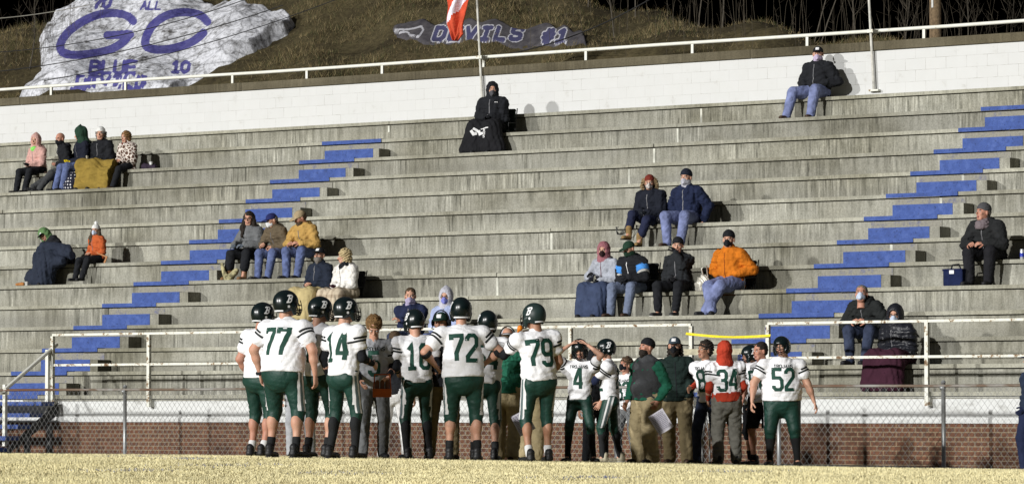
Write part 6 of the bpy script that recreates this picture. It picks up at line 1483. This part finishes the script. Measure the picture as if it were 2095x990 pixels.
# pair behind the right railing
SIT('greying man in pale mask and black coat leaning forward with clasped hands', 11, 1786, -2, H=1.84, b=1.08, top=jk(c_('black_rain_coat', (.018, .02, .02)), th=.045, collar=True), bot=pt(JEAND), shoe=SNK, wear=(('short', H_GY), ('mask', MASKB)), lean=30, head=(22, -14, 0), arms=('knee', 'knee'), skin='ruddy')
k2 = SIT('person in shiny black hooded puffer jacket and mask behind the railing', 12, 1838, -6, H=1.74, b=1.12, top=jk(mat('shiny_black_nylon', (.014, .015, .02), .38, .2, 10, .3, 30), th=.06, puff=.012), bot=pt(BLK), shoe=SNK, wear=(('hoodbig', mat('shiny_black_nylon', (.014, .015, .02))), ('mask', MASKB), ('glasses', BLK)), lean=8, head=(22, 2, 0), arms=('belly', 'belly'), curl=(.9, .9))
drape('blanket', k2, BURG, 'burgundy blanket hanging over the legs of the puffer jacket person', 'blanket', r=.14, wr=.018, sides=.10, lap=.02, vox=.018)
# sitting hit things near the trio: the bag with pale skeleton print
vv = Vox((-.25, -.15, -.01), (.3, .15, .45), .013); vv.cone((-.06, 0, .03), (-.16, 0, .30), .045, .03, k=.01); vv.cone((.0, .02, .05), (.16, .02, .18), .07, .05, 1, k=.04); vv.wrinkle(.006, 40, 3); vv.plane((0, 0, 0), (0, 0, -1)); V, F = vv.mesh(); o = mkmesh('bag', V, F, SKULL if False else mat('cream_black_print', (.30, .27, .15), .8, .9, 14)); o.location = (at(470, 560, ty(8) + .45).x, ty(8) + .42, tz(8)); tag(o, 'cream and black printed bag standing beside the fur-topped boots', 'bag')

# play sheets, crutches, orange carrier
def sheet(J, i, label, rot):
    w_ = J['wr'][i]; M_ = Matrix.Translation(J['root'].location) @ Matrix.Rotation(J['root'].rotation_euler.z, 4, 'Z'); p = M_ @ Vector(w_)
    b = MB(); n = 6; V = []
    for a in range(n + 1):
        for c in range(n + 1): x = (a / n - .5) * .215; z = (c / n - .5) * .28; V.append((x, .02 * math.sin(a / n * 3.1), z))
    b.add(V, [(a * (n + 1) + c, (a + 1) * (n + 1) + c, (a + 1) * (n + 1) + c + 1, a * (n + 1) + c + 1) for a in range(n) for c in range(n)])
    o = b.build('play_sheet', mat('sheet_paper', (.66, .64, .70), .8, .04)); l = MB()
    for r in range(11):
        z = .11 - r * .021; x = -.09
        while x < .08:
            q = rnd.uniform(.012, .03); l.box(x, min(x + q, .09), -.0035, -.0018, z, z + .006); x += q + .008
    o.location = p + Vector((.10, -.12, -.24)); o.rotation_euler = (R(-8), R(rot), R(32)); l_ = l.build('handwriting', mat('ink_grey', (.18, .17, .26), .8), o); l_.location = (0, -.002, 0)
    sol = o.modifiers.new('t', 'SOLIDIFY'); sol.thickness = .001; tag(o, label, 'paper')
sheet(cv, 1, 'written play sheet hanging from the hand of the vest coach', -32); 
sh2 = MB()
sheet(cp, 1, 'written play sheet held low beside the striped leg of player 79', -28)
def at_field(px, py, s): return atD(px, py, s)
bpy.data.objects['play_sheet'].location = at_field(1352, 862, 160); bpy.data.objects['play_sheet.001'].location = at_field(1070, 864, 163)
for k, px in enumerate((1437, 1452)):
    s = 153; g0 = at_field(px, 948, s); g0.z = gz(g0.x, g0.y) ; e = tag(empty('crutch', g0, R(35)), ['left aluminium crutch under the arm of the curly-haired boy', 'right aluminium crutch behind the person in the red hood'][k], 'crutch', 'aluminium crutches')
    b = MB(); 
    b.tube([(0, 0, .02), (0, 0, .35)], .011, 8); b.tube([(0, 0, .33), (-.04, 0, .6), (-.05, 0, 1.28)], .010, 8); b.tube([(0, 0, .33), (.04, 0, .6), (.05, 0, 1.28)], .010, 8); b.build('shaft', M['galv'], e, True)
    b = MB(); b.tube([(-.06, 0, 1.29), (.06, 0, 1.29)], .022, 8); b.build('arm_pad', BLK, e, True); b = MB(); b.tube([(-.045, 0, .88), (.045, 0, .88)], .016, 8); b.build('grip', BLK, e, True); b = MB(); b.tube([(0, 0, -.01), (0, 0, .04)], .018, 8); b.build('tip', BLK, e, True)
g0 = at_field(782, 800, 172); e = tag(empty('bottle_carrier', g0, R(35)), 'orange plastic bottle carrier held by the ginger-haired boy', 'carrier')
b = MB(); b.box(-.11, .11, -.07, .07, -.07, .03); b.build('tray', mat('orange_plastic', (.42, .09, .012), .5, .15), e); b = MB()
b.tube([(-.10, 0, .03), (-.09, 0, .20), (.09, 0, .20), (.10, 0, .03)], .010, 8); b.build('handle', mat('orange_plastic', (.42, .09, .012)), e, True)
for x in (-.06, .0, .06): b = MB(); b.tube([(x, 0, .03), (x, 0, .11), (x, 0, .135)], [.027, .027, .012], 12); b.build('bottle', mat('brown_bottle', (.16, .06, .02), .4), e, True)
vv = Vox((-.06, -.06, -.06), (.06, .06, .06), .008); vv.ell((0, 0, 0), (.033, .033, .036), 0); vv.cone((0, 0, 0), (-.03, 0, -.045), .02, .012, k=.02); V, F = vv.mesh(); o = mkmesh('mouthguard', V, F, mat('bright_orange_rubber', (.70, .20, .01), .5)); o.location = at_field(1064, 671, 173); tag(o, 'bright orange mouthguard held up beside the helmet of player 79', 'mouthguard')
